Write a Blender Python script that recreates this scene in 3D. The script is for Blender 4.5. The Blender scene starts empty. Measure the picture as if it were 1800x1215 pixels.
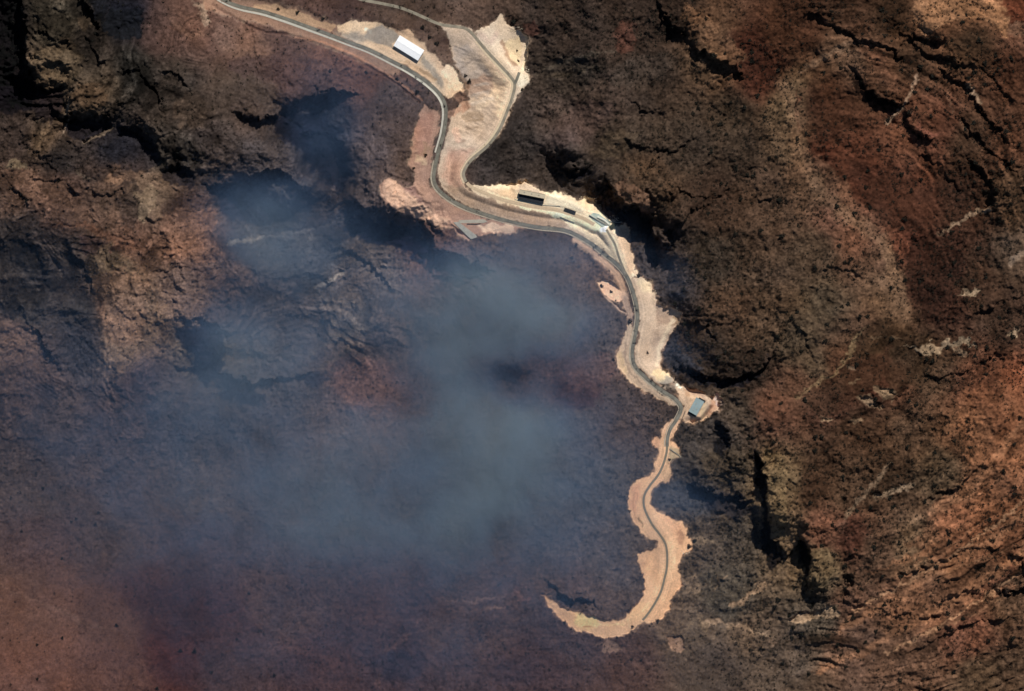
import bpy, bmesh, math, random, time
import numpy as np
from mathutils import Vector, Matrix

T0 = time.time()
random.seed(7)
C = bpy.context.scene.collection
F = np.float32
# one photograph pixel is one metre on the ground; x to the right, y up the picture
def PX(x): return x - 900.0
def PY(y): return 607.5 - y
SUN_AZ, SUN_EL = math.radians(24), math.radians(43)

# ------------------------------------------------------------------ noise
_rs = np.random.RandomState(11)
_TAB = _rs.rand(512, 512).astype(F)
def vnoise(x, y):
    xf = np.floor(x); yf = np.floor(y)
    u = (x - xf).astype(F); v = (y - yf).astype(F)
    xi = xf.astype(np.int32) & 511; yi = yf.astype(np.int32) & 511
    u = u*u*u*(u*(u*6-15)+10); v = v*v*v*(v*(v*6-15)+10)
    x1 = (xi+1) & 511; y1 = (yi+1) & 511
    a = _TAB[yi, xi]; b = _TAB[yi, x1]; c = _TAB[y1, xi]; d = _TAB[y1, x1]
    t = a + (b-a)*u; s = c + (d-c)*u
    return t + (s-t)*v
def fbm(x, y, wl, octs=4, seed=0, gain=0.5, ridged=False):
    tot = 0; amp = 1.0; nrm = 0
    ca, sa = math.cos(0.6), math.sin(0.6)
    px, py = x/wl + seed*17.31, y/wl - seed*9.77
    for i in range(octs):
        n = vnoise(px, py)*2-1
        if ridged: n = 1-np.abs(n)*2
        tot = tot + n*amp; nrm += amp; amp *= gain
        px, py = (px*ca - py*sa)*2.03+5.1, (px*sa + py*ca)*2.03+1.7
    return tot/nrm
def sstep(a, b, x):
    t = np.clip((x-a)/(b-a), 0, 1)
    return t*t*(3-2*t)

# ------------------------------------------------------------------ grid
def axis(lo, hi, step, far, n):
    core = np.arange(lo, hi+step*0.5, step)
    g = np.linspace(0, 1, n+1)[1:]
    ext = step*n*g + (far-step*n)*g**3.2
    return np.concatenate([(lo-ext)[::-1], core, hi+ext])
STEP = 1.45
ax = axis(-30, 1830, STEP, 4200, 90)
ay = axis(-30, 1245, STEP, 4200, 90)
NX, NY = len(ax), len(ay)
X, Y = np.meshgrid(ax.astype(F), ay.astype(F))       # photograph coordinates, metres
NN = NX*NY

# ------------------------------------------------------------------ control fields
# x, y, height, ruggedness
HC = [(-300,0,30,1),(20,60,0,1),(60,60,35,1),(100,40,45,1),(160,50,30,.8),(215,40,0,.4),(280,90,26,.4),(330,30,20,.35),(420,60,8,.25),(520,90,4,.2),(400,120,12,.3),
(30,160,-5,1),(90,110,35,1),(90,190,10,1),(150,170,35,.9),(230,180,36,1),(330,190,30,.6),(420,170,22,.4),(520,160,14,.4),(640,150,3,.25),(690,210,0,.3),(560,220,-20,.6),(580,290,-35,.6),
(640,280,2,.5),(700,290,0,.4),(60,260,25,1),(60,330,20,.7),(150,240,10,.8),(240,260,8,.6),(300,240,38,1),(400,260,34,.8),(480,280,24,.8),(520,330,12,.8),(430,360,-35,.6),(480,400,-40,.6),(560,380,-40,.6),
(640,400,-38,.6),(700,420,-36,.6),(640,350,-4,.5),(700,350,2,.3),(600,450,-25,1),(680,470,-28,1),(560,500,-12,1),(640,560,-12,1),(700,580,-8,.8),(740,500,-20,.6),(330,320,12,.8),(260,340,18,.5),(330,400,18,.6),
(200,400,14,.9),(100,400,10,1),(30,450,8,1),(130,500,0,1),(210,500,20,.7),(300,480,16,.9),(400,480,8,.8),(480,560,-8,.6),(350,600,8,.9),(440,660,-20,.6),(300,560,20,.9),(350,660,-14,.6),(220,620,16,.7),(150,620,-4,.8),
(60,600,8,.8),(40,720,4,.6),(150,720,6,.6),(260,720,10,.8),(330,740,-4,.8),(420,740,-2,.7),(560,680,-2,.5),(700,660,0,.3),(850,600,0,.3),(1000,560,0,.3),(820,470,-2,.3),(950,450,0,.25),(1050,540,0,.4),
(1050,700,0,.4),(900,750,0,.3),(700,800,-4,.4),(1080,800,-2,.45),(500,850,-2,.4),(300,880,0,.4),(100,900,2,.35),(60,1100,10,.12),(200,1100,8,.12),(350,1080,0,.3),(500,1100,-6,.4),(700,1080,-6,.4),(600,980,-4,.4),
(850,950,-2,.4),(1000,950,-2,.45),(1080,960,-2,.5),(1000,1030,-2,.4),(850,1050,-6,.4),(850,1150,-12,.4),(1050,1160,-14,.4),(1250,1180,-10,.4),(100,1300,6,.3),(900,1350,-20,.4),(1500,1400,20,.6),(-300,700,20,.6),(-300,1100,10,.4),
(640,60,2,.1),(700,20,8,.3),(800,20,12,.4),(950,20,15,.9),(760,80,3,.3),(960,100,-8,.9),(980,200,-16,.9),(900,290,-14,.8),(960,290,-14,.8),(1010,250,10,.8),(1060,200,14,.8),(1060,310,6,.6),(1110,340,30,.6),(1060,345,-26,.6),
(1130,400,-26,.8),(1150,330,30,.8),(1200,380,34,.9),(1190,440,10,.9),(1150,470,-16,.8),(1170,560,-14,.7),(1230,520,14,.9),(1190,620,-24,.8),(1260,600,10,.9),(1320,600,8,.9),(1250,680,-18,.8),(1340,680,-2,.9),(1230,780,-14,.9),
(1300,760,-6,.9),(1300,860,-22,.9),(1230,870,-20,.8),(1280,950,-20,.9),(1330,950,-26,.9),(1210,1000,-14,.8),(1300,1050,-18,.9),(1390,1050,-14,.8),(1370,880,20,.6),(1440,900,24,.9),(1440,1000,20,.6),(1390,990,-10,.8),
(1510,950,26,.8),(1520,1040,10,.7),(1350,1130,-14,.7),(1500,1150,0,.6),(1600,1000,26,.6),(1700,950,38,.6),(1780,880,46,.6),(1650,1100,20,.8),(1780,1100,26,.9),(1780,1200,16,1),
(1180,60,0,.9),(1120,100,0,.9),(1150,200,8,.9),(1250,60,22,.7),(1300,60,22,.6),(1380,60,26,.8),(1480,40,26,1),(1560,60,34,1),(1650,30,52,.5),(1760,60,58,.6),(1620,90,26,.8),(1700,130,36,1),(1340,160,12,.6),(1260,200,-4,.9),
(1260,320,4,.9),(1330,280,14,.9),(1400,200,26,.6),(1460,200,22,.6),(1540,120,38,.7),(1580,230,20,.8),(1640,220,36,.6),(1700,260,40,1),(1400,300,18,.8),(1450,340,24,.5),(1550,320,24,.5),(1650,330,26,.6),(1760,300,50,1),
(1500,430,26,.6),(1350,440,20,.9),(1600,450,20,.8),(1700,430,32,1),(1790,440,46,.7),(1560,520,24,.6),(1450,550,20,.8),(1520,620,18,.6),(1400,650,14,.8),(1620,620,16,.8),(1700,580,30,1),(1790,600,40,1),(1450,730,16,.8),
(1380,740,16,.7),(1550,720,14,.9),(1650,730,26,1),(1780,720,50,.6),(1500,820,18,.9),(1600,840,22,.9),(1690,830,36,.8),(2100,600,60,1),(2100,100,70,1),(2100,1100,40,1),(1200,-250,40,1),(600,-250,30,.8),(1600,-250,60,1)]
# x, y, r, g, b   (sRGB, ground colour as displayed; dark points near rims hold cliff shade)
CC = """20,50,30,24,24 100,50,84,72,56 160,60,62,52,44 215,40,30,32,42 290,60,97,71,62 350,40,118,84,69 420,50,124,90,74 540,70,112,82,70 600,20,92,68,60 700,20,86,68,58 780,80,112,86,70
1000,60,62,48,39 1100,60,66,51,41 1180,20,52,41,34 1250,60,95,70,49 1300,90,76,41,27 1400,60,68,43,28 1500,40,70,48,33 1560,30,62,44,29 1650,20,137,99,67 1650,45,112,76,50 1740,20,144,102,69 1780,20,92,51,31 1790,60,118,82,62
30,150,30,22,22 100,110,92,73,54 170,150,84,68,52 230,130,55,51,46 300,150,68,57,49 380,170,92,74,62 450,180,87,72,64 520,130,87,64,60 640,130,106,72,60 680,180,90,74,70 1000,130,66,55,46 1050,180,78,62,52 1150,140,60,49,41
1250,110,98,77,56 1330,130,80,46,32 1280,200,64,53,42 1390,180,116,95,68 1450,180,70,44,29 1480,90,110,84,63 1550,110,90,63,44 1600,100,68,50,36 1700,80,68,51,36 1780,120,78,50,34
40,250,64,51,45 70,250,94,73,53 100,280,54,46,43 200,270,47,43,46 300,270,75,66,58 380,250,76,63,57 460,270,79,68,65 560,230,58,58,66 680,250,94,78,74 900,250,60,52,48 1000,220,85,69,61 1100,250,72,58,46 1200,250,64,54,45
1300,260,64,52,41 1400,250,101,82,61 1440,250,80,44,29 1500,280,86,50,33 1600,220,101,66,47 1640,230,96,61,44 1700,250,74,54,39 1780,250,84,56,39
30,330,114,84,66 100,360,130,95,77 50,400,74,61,55 210,320,112,84,66 270,340,128,100,77 330,370,88,64,54 400,350,77,65,62 480,350,72,68,68 620,330,88,74,70 700,300,102,82,73 1000,290,66,55,48 1150,330,78,61,46 1250,350,62,47,37
1350,350,81,64,51 1420,330,104,80,60 1480,370,118,82,63 1520,330,80,44,29 1600,350,86,50,33 1700,330,62,42,31 1780,350,84,64,46
50,450,64,56,52 100,450,70,59,54 200,460,110,89,68 330,420,135,95,72 230,420,117,82,63 380,460,88,68,60 450,430,82,77,76 550,450,80,74,72 650,470,84,73,67 750,430,90,65,57 900,440,90,72,64 1030,450,99,78,67 1150,440,60,51,46
1180,500,66,60,60 1250,460,60,52,44 1330,480,81,65,51 1430,440,86,70,54 1500,410,114,78,57 1550,450,106,79,60 1560,500,119,93,70 1600,430,86,48,34 1680,420,68,45,33 1700,480,62,45,34 1790,440,94,78,64
50,550,62,56,54 150,550,62,56,54 200,540,134,98,77 250,540,124,98,77 330,520,104,83,72 380,560,82,67,62 500,550,86,76,73 600,560,97,84,74 700,600,97,80,72 850,550,87,74,70 1000,550,92,77,70 1060,580,84,75,72 1280,530,88,68,52
1350,560,91,73,56 1450,540,86,73,56 1520,580,99,75,57 1560,540,109,85,62 1600,500,94,62,46 1650,550,66,42,31 1750,560,68,51,40
30,600,107,82,70 50,670,87,67,60 150,620,60,56,61 210,610,130,103,82 350,610,112,97,82 250,680,87,67,64 300,700,84,71,68 500,660,97,84,79 650,680,114,84,73 1000,660,92,67,62 1050,620,88,77,74 1250,640,56,47,40 1320,650,52,43,37
1400,600,86,73,56 1430,640,91,76,58 1480,640,91,63,44 1550,600,66,52,35 1550,660,81,52,38 1630,640,77,60,45 1720,680,97,62,43 1790,680,132,79,50
100,760,84,68,64 200,740,94,74,70 330,760,80,70,70 450,750,90,77,74 600,750,97,80,74 1000,760,82,74,72 1100,730,72,62,60 1250,760,66,62,60 1300,720,78,67,56 1360,720,99,68,52 1390,680,104,75,57 1450,700,81,54,41 1500,760,71,52,38
1600,760,84,64,47 1700,760,112,80,55 1770,720,136,88,57
60,850,87,70,64 200,850,90,72,68 350,850,94,78,72 500,820,80,70,72 1050,850,78,73,71 1220,850,67,65,65 1270,820,72,64,53 1365,850,114,95,67 1430,850,64,46,33 1500,860,89,68,50 1560,830,68,51,36 1650,830,92,77,59 1720,850,120,81,52 1780,800,136,91,60
60,950,94,70,64 200,950,90,70,62 350,950,80,62,60 500,950,87,70,67 1000,950,84,74,70 1080,1000,81,73,69 1230,950,78,70,62 1300,950,76,69,60 1365,930,116,97,71 1450,930,108,74,56 1500,940,79,47,34 1440,1000,106,90,65 1550,960,92,70,54
1600,960,114,93,70 1700,930,136,88,57 1780,950,108,73,51
60,1080,127,93,76 30,1040,117,87,72 200,1100,112,82,68 250,1050,87,60,54 350,1080,78,54,50 500,1050,88,70,66 700,1050,88,64,60 850,1030,90,70,64 1000,1020,84,70,66 1050,1050,84,72,66 1280,1040,80,75,66 1430,1080,90,82,71
1500,1060,101,74,58 1600,1050,130,92,65 1700,1030,116,82,58 1780,1050,93,71,53
60,1180,127,90,74 200,1180,107,77,66 300,1150,87,52,47 400,1170,80,62,60 560,1180,74,53,51 700,1150,70,54,56 800,1130,84,65,59 950,1180,76,58,57 1000,1130,76,61,59 1100,1170,82,63,57 1200,1110,97,83,69 1250,1170,86,75,67
1330,1120,100,85,70 1400,1150,94,81,69 1500,1130,112,85,68 1600,1150,110,82,63 1700,1120,120,79,58 1720,1180,88,71,53 1790,1180,84,65,48 900,880,86,74,68 750,900,84,72,68 600,850,84,72,70"""
CC = np.array([[float(v) for v in t.split(',')] for t in CC.split()], F)
HCn = np.array(HC, F)
def s2l(c):
    c = np.asarray(c, F)/255.0
    return np.where(c <= 0.04045, c/12.92, ((c+0.055)/1.055)**2.4).astype(F)

CG = 10.0
cgx = np.arange(-4300, 6200, CG, dtype=F); cgy = np.arange(-4300, 5600, CG, dtype=F)
# only the middle needs real interpolation; clamp the coordinates outside it
def field(pts, vals, soft, power, x0, x1, y0, y1, step):
    gx = np.arange(x0, x1+step, step, dtype=F); gy = np.arange(y0, y1+step, step, dtype=F)
    A, B = np.meshgrid(gx, gy)
    num = np.zeros(A.shape+(vals.shape[1],), F); den = np.zeros(A.shape, F)
    for (px, py), v in zip(pts, vals):
        w = 1.0/((A-px)**2+(B-py)**2+soft*soft)**power
        den += w; num += w[..., None]*v
    return num/den[..., None], x0, y0, step
def samp(fld, x, y):
    img, x0, y0, st = fld
    fx = np.clip((x-x0)/st, 0, img.shape[1]-1.001); fy = np.clip((y-y0)/st, 0, img.shape[0]-1.001)
    ix = fx.astype(np.int32); iy = fy.astype(np.int32)
    u = (fx-ix)[..., None]; v = (fy-iy)[..., None]
    return (img[iy, ix]*(1-u)+img[iy, ix+1]*u)*(1-v)+(img[iy+1, ix]*(1-u)+img[iy+1, ix+1]*u)*v

hf = field(HCn[:, :2], HCn[:, 2:], 14, 1.7, -700, 2500, -500, 1700, 8)
cf = field(CC[:, :2], s2l(CC[:, 2:]), 9, 2.2, -700, 2500, -500, 1700, 6)

# domain warp
W1 = fbm(X, Y, 70, 4, 1); W2 = fbm(X, Y, 70, 4, 2)
w1 = fbm(X, Y, 14, 3, 3); w2 = fbm(X, Y, 14, 3, 4)
XW = X + 16*W1 + 3.5*w1; YW = Y + 16*W2 + 3.5*w2        # for broad patches
w01 = fbm(X, Y, 6.5, 2, 5); w02 = fbm(X, Y, 6.5, 2, 6)
XN = X + 3.4*w1 + 2*W1 + 2.2*w01; YN = Y + 3.4*w2 + 2*W2 + 2.2*w02          # for edges that must stay put

hr = samp(hf, X + 8*W1, Y + 8*W2)
H = hr[..., 0].astype(F); R = hr[..., 1].astype(F)
col = samp(cf, XW, YW).astype(F)

V2 = fbm(X, Y, 9, 3, 21)
# ------------------------------------------------------------------ geometry of lines and areas
def catmull(P, n=6):
    P = [np.array(p, float) for p in P]
    Q = [2*P[0]-P[1]] + P + [2*P[-1]-P[-2]]
    out = []
    for i in range(1, len(Q)-2):
        a, b, c, d = Q[i-1], Q[i], Q[i+1], Q[i+2]
        for k in range(n):
            t = k/n
            out.append(0.5*((2*b)+(-a+c)*t+(2*a-5*b+4*c-d)*t*t+(-a+3*b-3*c+d)*t**3))
    out.append(P[-1]); return out
def win(x0, x1, y0, y1):
    i0, i1 = np.searchsorted(ax, [x0, x1]); j0, j1 = np.searchsorted(ay, [y0, y1])
    return slice(j0, j1), slice(i0, i1)
def dist_poly(poly, x, y, closed=False, val=None):
    """distance, signed side (+ = left of travel seen on the picture, y down), arc parameter 0..1, interpolated value"""
    P = np.array(poly, float); n = len(P)
    segs = [(i, (i+1) % n) for i in range(n if closed else n-1)]
    L = np.array([np.hypot(*(P[j][:2]-P[i][:2])) for i, j in segs]); tot = L.sum(); acc = 0
    best = np.full(x.shape, 1e12, F); side = np.zeros(x.shape, F); arc = np.zeros(x.shape, F); vv = np.zeros(x.shape, F)
    for (i, j), l in zip(segs, L):
        ax_, ay_ = P[i][:2]; dx, dy = P[j][:2]-P[i][:2]
        if l < 1e-6: continue
        t = np.clip(((x-ax_)*dx+(y-ay_)*dy)/(l*l), 0, 1)
        ex = x-ax_-t*dx; ey = y-ay_-t*dy
        d2 = ex*ex+ey*ey; m = d2 < best
        best = np.where(m, d2, best)
        side = np.where(m, np.sign(dx*ey-dy*ex), side)
        arc = np.where(m, (acc+t*l)/tot, arc)
        if val is not None: vv = np.where(m, val[i]+(val[j]-val[i])*t, vv)
        acc += l
    return np.sqrt(best), side, arc, vv
def inside(poly, x, y):
    r = np.zeros(x.shape, bool); n = len(poly)
    for i in range(n):
        x1, y1 = poly[i]; x2, y2 = poly[(i+1) % n]
        if y1 == y2: continue
        c = ((y1 > y) != (y2 > y)) & (x < (x2-x1)*(y-y1)/(y2-y1)+x1)
        r ^= c
    return r
NATURAL = True
PALE = np.zeros((NY, NX), F)
def brk(w, m):
    return sstep(.22, .78, m+.36*V2[w]*np.clip(4*m*(1.25-m), 0, 1)) if NATURAL else m
def area_mask(poly, soft=1.5, rough=1.0, pad=22):
    if NATURAL: soft = soft*1.5+1; rough *= 1.8
    xs = [p[0] for p in poly]; ys = [p[1] for p in poly]
    w = win(min(xs)-pad-soft, max(xs)+pad+soft, min(ys)-pad-soft, max(ys)+pad+soft)
    x = X[w]+(XN[w]-X[w])*rough; y = Y[w]+(YN[w]-Y[w])*rough
    d = dist_poly(poly, x, y, True)[0]
    sd = np.where(inside(poly, x, y), d, -d)
    return w, brk(w, sstep(-soft, soft, sd))
def stroke_mask(poly, width, soft=1.5, rough=1.0, smooth=True, taper=False):
    if NATURAL: soft = soft*1.3+.8; rough *= 2.0; taper = True
    p = catmull(poly) if smooth and len(poly) > 2 else poly
    xs = [q[0] for q in p]; ys = [q[1] for q in p]; pad = width+soft+24
    w = win(min(xs)-pad, max(xs)+pad, min(ys)-pad, max(ys)+pad)
    x = X[w]+(XN[w]-X[w])*rough; y = Y[w]+(YN[w]-Y[w])*rough
    d, s, a, _ = dist_poly(p, x, y)
    hw = width*0.5
    if taper: hw = hw*np.clip(np.sin(np.pi*np.clip(a, 0.02, 0.98))*1.3, 0.15, 1)
    return w, brk(w, sstep(soft, -soft, d-hw))
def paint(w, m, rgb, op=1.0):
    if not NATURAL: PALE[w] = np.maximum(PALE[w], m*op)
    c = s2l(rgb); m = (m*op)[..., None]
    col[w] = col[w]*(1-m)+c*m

# ------------------------------------------------------------------ cliffs: rim line, drop on its picture-lower-left side
# (points, step height, reach of the high side, reach of the low side, +1/-1 which side drops)
def cliff(poly, h, up, lo, drop=1, rough=2.3, share=0.5, keep=0.16):
    up = max(up, min(2.0*h+26, 58)); lo = max(lo, min(2.0*h+22, 50))
    p = catmull(poly, 5)
    pad = max(up, lo)*3+20
    xs = [q[0] for q in p]; ys = [q[1] for q in p]
    w = win(min(xs)-pad, max(xs)+pad, min(ys)-pad, max(ys)+pad)
    x = X[w]+(XN[w]-X[w])*rough; y = Y[w]+(YN[w]-Y[w])*rough
    d, s, a, _ = dist_poly(p, x, y)
    tp = sstep(0, keep, a)*sstep(1, 1-keep, a)*np.clip(0.78+.9*fbm(x, y, 26, 3, 70+len(poly)), .4, 1.2)
    s = s*drop
    low = sstep(0.0, 2.2, d)*np.exp(-np.maximum(d-2.2, 0)/lo)
    H[w] += tp*h*np.where(s > 0, -share*low*1.0-(1-share)*0, 0)
    H[w] += tp*h*np.where(s > 0, (1-share)*np.where(d < 2.2, 1-d/2.2, 0), (1-share)*np.exp(-d/up))
CL = [
 ([(1155,-10),(1172,30),(1200,62),(1235,88),(1288,118),(1312,150)],26,70,50),
 ([(1492,112),(1512,140),(1540,168),(1588,180)],24,50,34),
 ([(1586,190),(1600,215),(1618,238),(1645,240)],20,30,26),
 ([(1600,58),(1618,70),(1640,68),(1662,62)],18,40,26),
 ([(1690,282),(1722,296),(1744,325),(1748,356),(1722,372)],18,40,26),
 ([(962,250),(975,272),(985,292),(1012,296),(1048,297)],22,40,34),
 ([(1036,330),(1050,336),(1066,336)],24,24,30),
 ([(1066,300),(1072,328),(1086,350),(1112,360),(1138,372),(1152,388),(1153,412),(1166,430),(1184,432)],66,60,40),
 ([(1175,640),(1205,652),(1250,658),(1300,660),(1346,638),(1366,604)],25,60,40),
 ([(1318,780),(1334,800),(1344,845),(1352,890),(1354,930),(1360,955),(1376,962),(1392,985)],38,70,40),
 ([(1396,946),(1412,948),(1421,970),(1420,1010),(1417,1052)],36,50,34),
 ([(1476,1002),(1494,1006),(1495,1030),(1486,1056)],26,30,22),
 ([(1210,852),(1250,862),(1292,872),(1330,880)],34,40,34),
 ([(1256,740),(1272,756),(1282,790),(1270,812)],24,30,24),
 ([(980,300),(1000,312),(1030,318)],10,20,20),
 ([(1210,560),(1240,575),(1262,600)],10,20,20),
 ([(40,-20),(50,40),(48,90),(56,140)],50,60,60),
 ([(130,-20),(150,10),(168,30),(178,62)],34,40,40),
 ([(0,132),(40,136),(62,150),(90,152),(122,146)],34,40,40),
 ([(104,216),(122,203),(150,197),(180,203),(200,222)],36,40,34),
 ([(204,228),(232,224),(258,240),(276,262),(290,286)],34,40,40),
 ([(284,300),(300,292),(325,294),(347,314)],26,30,26),
 ([(40,300),(70,318),(110,322),(150,350)],8,30,24),
 ([(405,190),(440,206),(475,200),(505,186),(545,172),(585,160),(640,168)],44,60,60),
 ([(350,320),(395,326),(432,318),(470,300),(505,306),(535,330),(560,352)],52,60,60),
 ([(520,236),(560,232),(600,250),(612,300)],26,30,46),
 ([(590,346),(640,362),(690,376),(735,392),(758,416),(770,440),(800,446),(840,462),(880,480)],60,70,56),
 ([(300,560),(340,562),(385,572),(400,600)],26,40,36),
 ([(300,640),(340,640),(380,632),(390,606)],20,30,40),
 ([(370,650),(420,664),(470,668),(560,650)],26,40,44),
 ([(36,530),(54,565),(80,608),(104,650),(112,672)],20,30,24),
 ([(180,420),(190,452),(200,470)],6,20,20),
 ([(166,868),(180,850)],1,10,10),
 ([(735,480),(780,486),(830,484),(870,494)],8,30,30),
 ([(975,1040),(1000,1052),(1030,1050),(1052,1070)],12,20,16),
 ([(960,1025),(985,1040),(998,1062)],10,16,14),
 ([(1566,1078),(1590,1076),(1625,1082),(1660,1070)],8,20,16),
 ([(1560,1016),(1640,990),(1700,968),(1772,952)],8,20,18),
 ([(1768,968),(1790,985),(1815,1010)],16,20,20),
 ([(1740,1030),(1775,1040),(1815,1035)],12,20,20),
 ([(1640,1060),(1690,1040),(1740,1020)],7,20,18),
 ([(1290,345),(1330,352),(1380,350)],6,20,20),
 ([(1395,8),(1440,30),(1500,62),(1560,88),(1600,124)],13,30,20),
 ([(1640,112),(1690,150),(1735,205),(1790,262)],13,30,20),
 ([(1668,190),(1715,236),(1760,280),(1810,330)],12,26,18),
 ([(1560,30),(1620,90),(1680,108),(1720,128)],10,26,18),
 ([(1610,262),(1660,300),(1690,350)],8,26,18),
 ([(1420,480),(1470,470),(1540,500)],6,26,18),
 ([(1600,640),(1650,660),(1700,650),(1760,610)],9,26,18),
 ([(1690,560),(1740,540),(1800,520)],9,26,18),
 ([(1390,560),(1420,600),(1440,640)],5,20,20),
 ([(1620,880),(1680,850),(1730,800)],8,24,18),
 ([(1580,1150),(1650,1120),(1720,1090),(1800,1080)],9,24,18),
 ([(1100,170),(1130,190),(1180,200)],9,26,18),([(1090,240),(1130,262),(1180,262),(1230,240)],9,26,18),([(1180,330),(1230,345),(1270,340)],8,26,18),
 ([(70,50),(100,70),(130,72)],18,26,20),([(60,90),(95,112),(120,110)],18,26,20),([(150,60),(165,90),(190,110)],16,26,20),
 ([(200,120),(240,130),(270,160),(300,200)],14,30,20),([(275,125),(310,130),(340,160)],12,30,20),
 ([(20,240),(60,262),(90,300),(100,330)],9,26,20),([(0,290),(30,330),(60,370)],8,26,20),([(140,330),(180,340),(230,330)],7,26,20),
 ([(10,420),(50,430),(80,470),(90,520)],8,26,20),([(120,440),(150,470),(170,520)],12,26,20),([(265,380),(290,400),(300,430)],4,20,16),
 ([(255,470),(290,480),(330,470),(370,490)],5,26,20),([(430,470),(480,490),(540,480),(600,500)],12,26,20),([(560,430),(610,440),(660,470),(700,520)],14,26,20),
 ([(500,560),(560,560),(620,590)],10,26,20),
 ([(1530,150),(1560,160),(1600,178),(1660,160)],5,20,20),
 ([(1700,100),(1740,140),(1790,190)],8,20,20),
 ([(1500,700),(1560,690),(1620,700)],4,20,20),
]
for c in CL:
    p = c[0]
    # the side that drops is the one facing away from the sun (or left for the steep north-south rims)
    dx = p[-1][0]-p[0][0]; dy = p[-1][1]-p[0][1]
    sx, sy = -0.55, 0.83
    drop = 1 if (dx*sy-dy*sx) > 0 else -1
    cliff(p, c[1]*(.66 if p[0][0] < 900 else .92), c[2], c[3], drop)

# ------------------------------------------------------------------ strata
def band(Pt, wl, seed): return vnoise(Pt/wl+seed, np.zeros_like(Pt)+seed*3.7)*2-1
PE = np.hypot((X-1440), (Y-520)*0.92) + 40*fbm(X, Y, 190, 3, 8) + 9*fbm(X, Y, 45, 3, 17) + 2*w1
mE = sstep(90, 240, PE)*sstep(1300, 1480, X+0.0*Y)*np.clip(0.50+0.9*fbm(X, Y, 140, 3, 9)+0.35*sstep(800, 980, Y), 0, 1)
PWt = 210*fbm(X, Y, 300, 3, 12) + 40*fbm(X, Y, 90, 2, 13) + 0.25*Y + 0.10*X + 2*w1
mW = sstep(760, 640, X)*sstep(760, 640, Y)*np.clip(0.25+1.0*fbm(X, Y, 120, 3, 14), 0, 1)*sstep(.2, .6, R)
PC = np.hypot((X-500)*0.55+(Y-640)*.15, (Y-660)*1.0) + 46*fbm(X, Y, 120, 3, 15) + 2*w1
mC = sstep(200, 120, np.hypot((X-640)*0.8, (Y-500)))*sstep(395, 430, Y+0.1*(X-600))
def saw(v):
    f = v-np.floor(v)
    return np.where(f < 0.82, f/0.82, (1-f)/0.18)-0.5
H += mE*(4.6*saw(PE/31+0.6*W1)*np.clip(.6+fbm(X,Y,60,2,18)*1.6,0,1.3)+2.0*saw(PE/13+.4*W2)*np.clip(.6+fbm(X,Y,50,2,19)*1.6,0,1.3))
H += mW*(7.5*saw(PWt/24)*np.clip(.6+fbm(X,Y,60,2,22)*1.8,0,1.4)+2.6*saw(PWt/8.5)*np.clip(.6+fbm(X,Y,50,2,23)*1.6,0,1.3))
H += mC*(2.6*saw(PC/24)+1.0*saw(PC/9))
TH = np.arctan2(Y-520, X-1440)*330
grain = fbm(PE*2.6, TH*.55, 20, 4, 16, .6)

# ------------------------------------------------------------------ painted ground colour patches (rock, sand, scree, burnt ground, painted cliff shade)
def A(poly, rgb, op=1.0, soft=2.0, rough=1.4): w, m = area_mask(poly, soft, rough); paint(w, m, rgb, op)
def S(poly, width, rgb, op=1.0, soft=1.5, rough=1.0, taper=False): w, m = stroke_mask(poly, width, soft, rough, True, taper); paint(w, m, rgb, op)
def B(x, y, rx, ry, rgb, op=1.0, ang=0, soft=0.35):
    r = max(rx, ry)*1.4+16; w = win(x-r, x+r, y-r, y+r)
    c, s = math.cos(math.radians(ang)), math.sin(math.radians(ang))
    dx = (X[w]+2.2*(XN[w]-X[w])-x); dy = (Y[w]+2.2*(YN[w]-Y[w])-y)
    d = np.hypot((dx*c+dy*s)/rx, (-dx*s+dy*c)/ry)
    paint(w, brk(w, sstep(1+soft, 1-soft, d)), rgb, op)

# dark rock, burnt ground and painted-in cliff shade in the west
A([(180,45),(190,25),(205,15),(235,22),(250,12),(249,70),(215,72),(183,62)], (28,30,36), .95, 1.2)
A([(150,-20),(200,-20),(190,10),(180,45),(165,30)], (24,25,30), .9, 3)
A([(-30,-30),(42,-30),(48,60),(44,120),(20,150),(-30,140)], (16,13,14), .97, 5)  # black shade west of the corner rim, painted in
A([(60,405),(110,395),(150,430),(165,470),(130,500),(70,480)],(58,51,49),.5,14)
A([(150,300),(220,300),(250,330),(215,330),(180,315),(150,330)],(48,42,42),.6,5)
A([(205,345),(250,330),(262,350),(240,400),(215,395)],(56,46,42),.6,6)
A([(0,380),(50,400),(70,440),(30,470),(-20,440)],(50,44,42),.7,9)
A([(280,390),(330,370),(350,352),(300,345),(282,360)],(84,62,52),.6,5)
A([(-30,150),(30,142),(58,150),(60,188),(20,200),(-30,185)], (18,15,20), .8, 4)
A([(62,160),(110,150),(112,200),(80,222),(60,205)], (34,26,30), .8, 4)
A([(215,240),(240,232),(262,250),(280,278),(265,305),(225,300),(190,280),(170,262)], (36,35,42), .75, 6)  # shadow area under the rim painted into the ground
A([(120,215),(165,205),(196,222),(180,245),(140,242),(118,232)], (26,24,32), .8, 4)  # crescent of rim shadow laid on as ground colour
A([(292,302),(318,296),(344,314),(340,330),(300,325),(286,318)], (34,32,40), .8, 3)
A([(480,205),(550,190),(600,230),(620,300),(600,335),(560,310),(520,260),(485,240)], (14,20,36), .85, 9)  # ravine shade painted as navy ground
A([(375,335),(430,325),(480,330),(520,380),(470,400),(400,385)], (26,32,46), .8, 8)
A([(610,375),(680,385),(735,405),(757,435),(750,458),(700,440),(640,425),(600,410)], (12,18,36), .97, 6)  # navy paint deepens the shadow crescent below the rim
A([(760,452),(820,462),(870,478),(840,486),(770,480)], (18,24,40), .85, 4)
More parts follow.
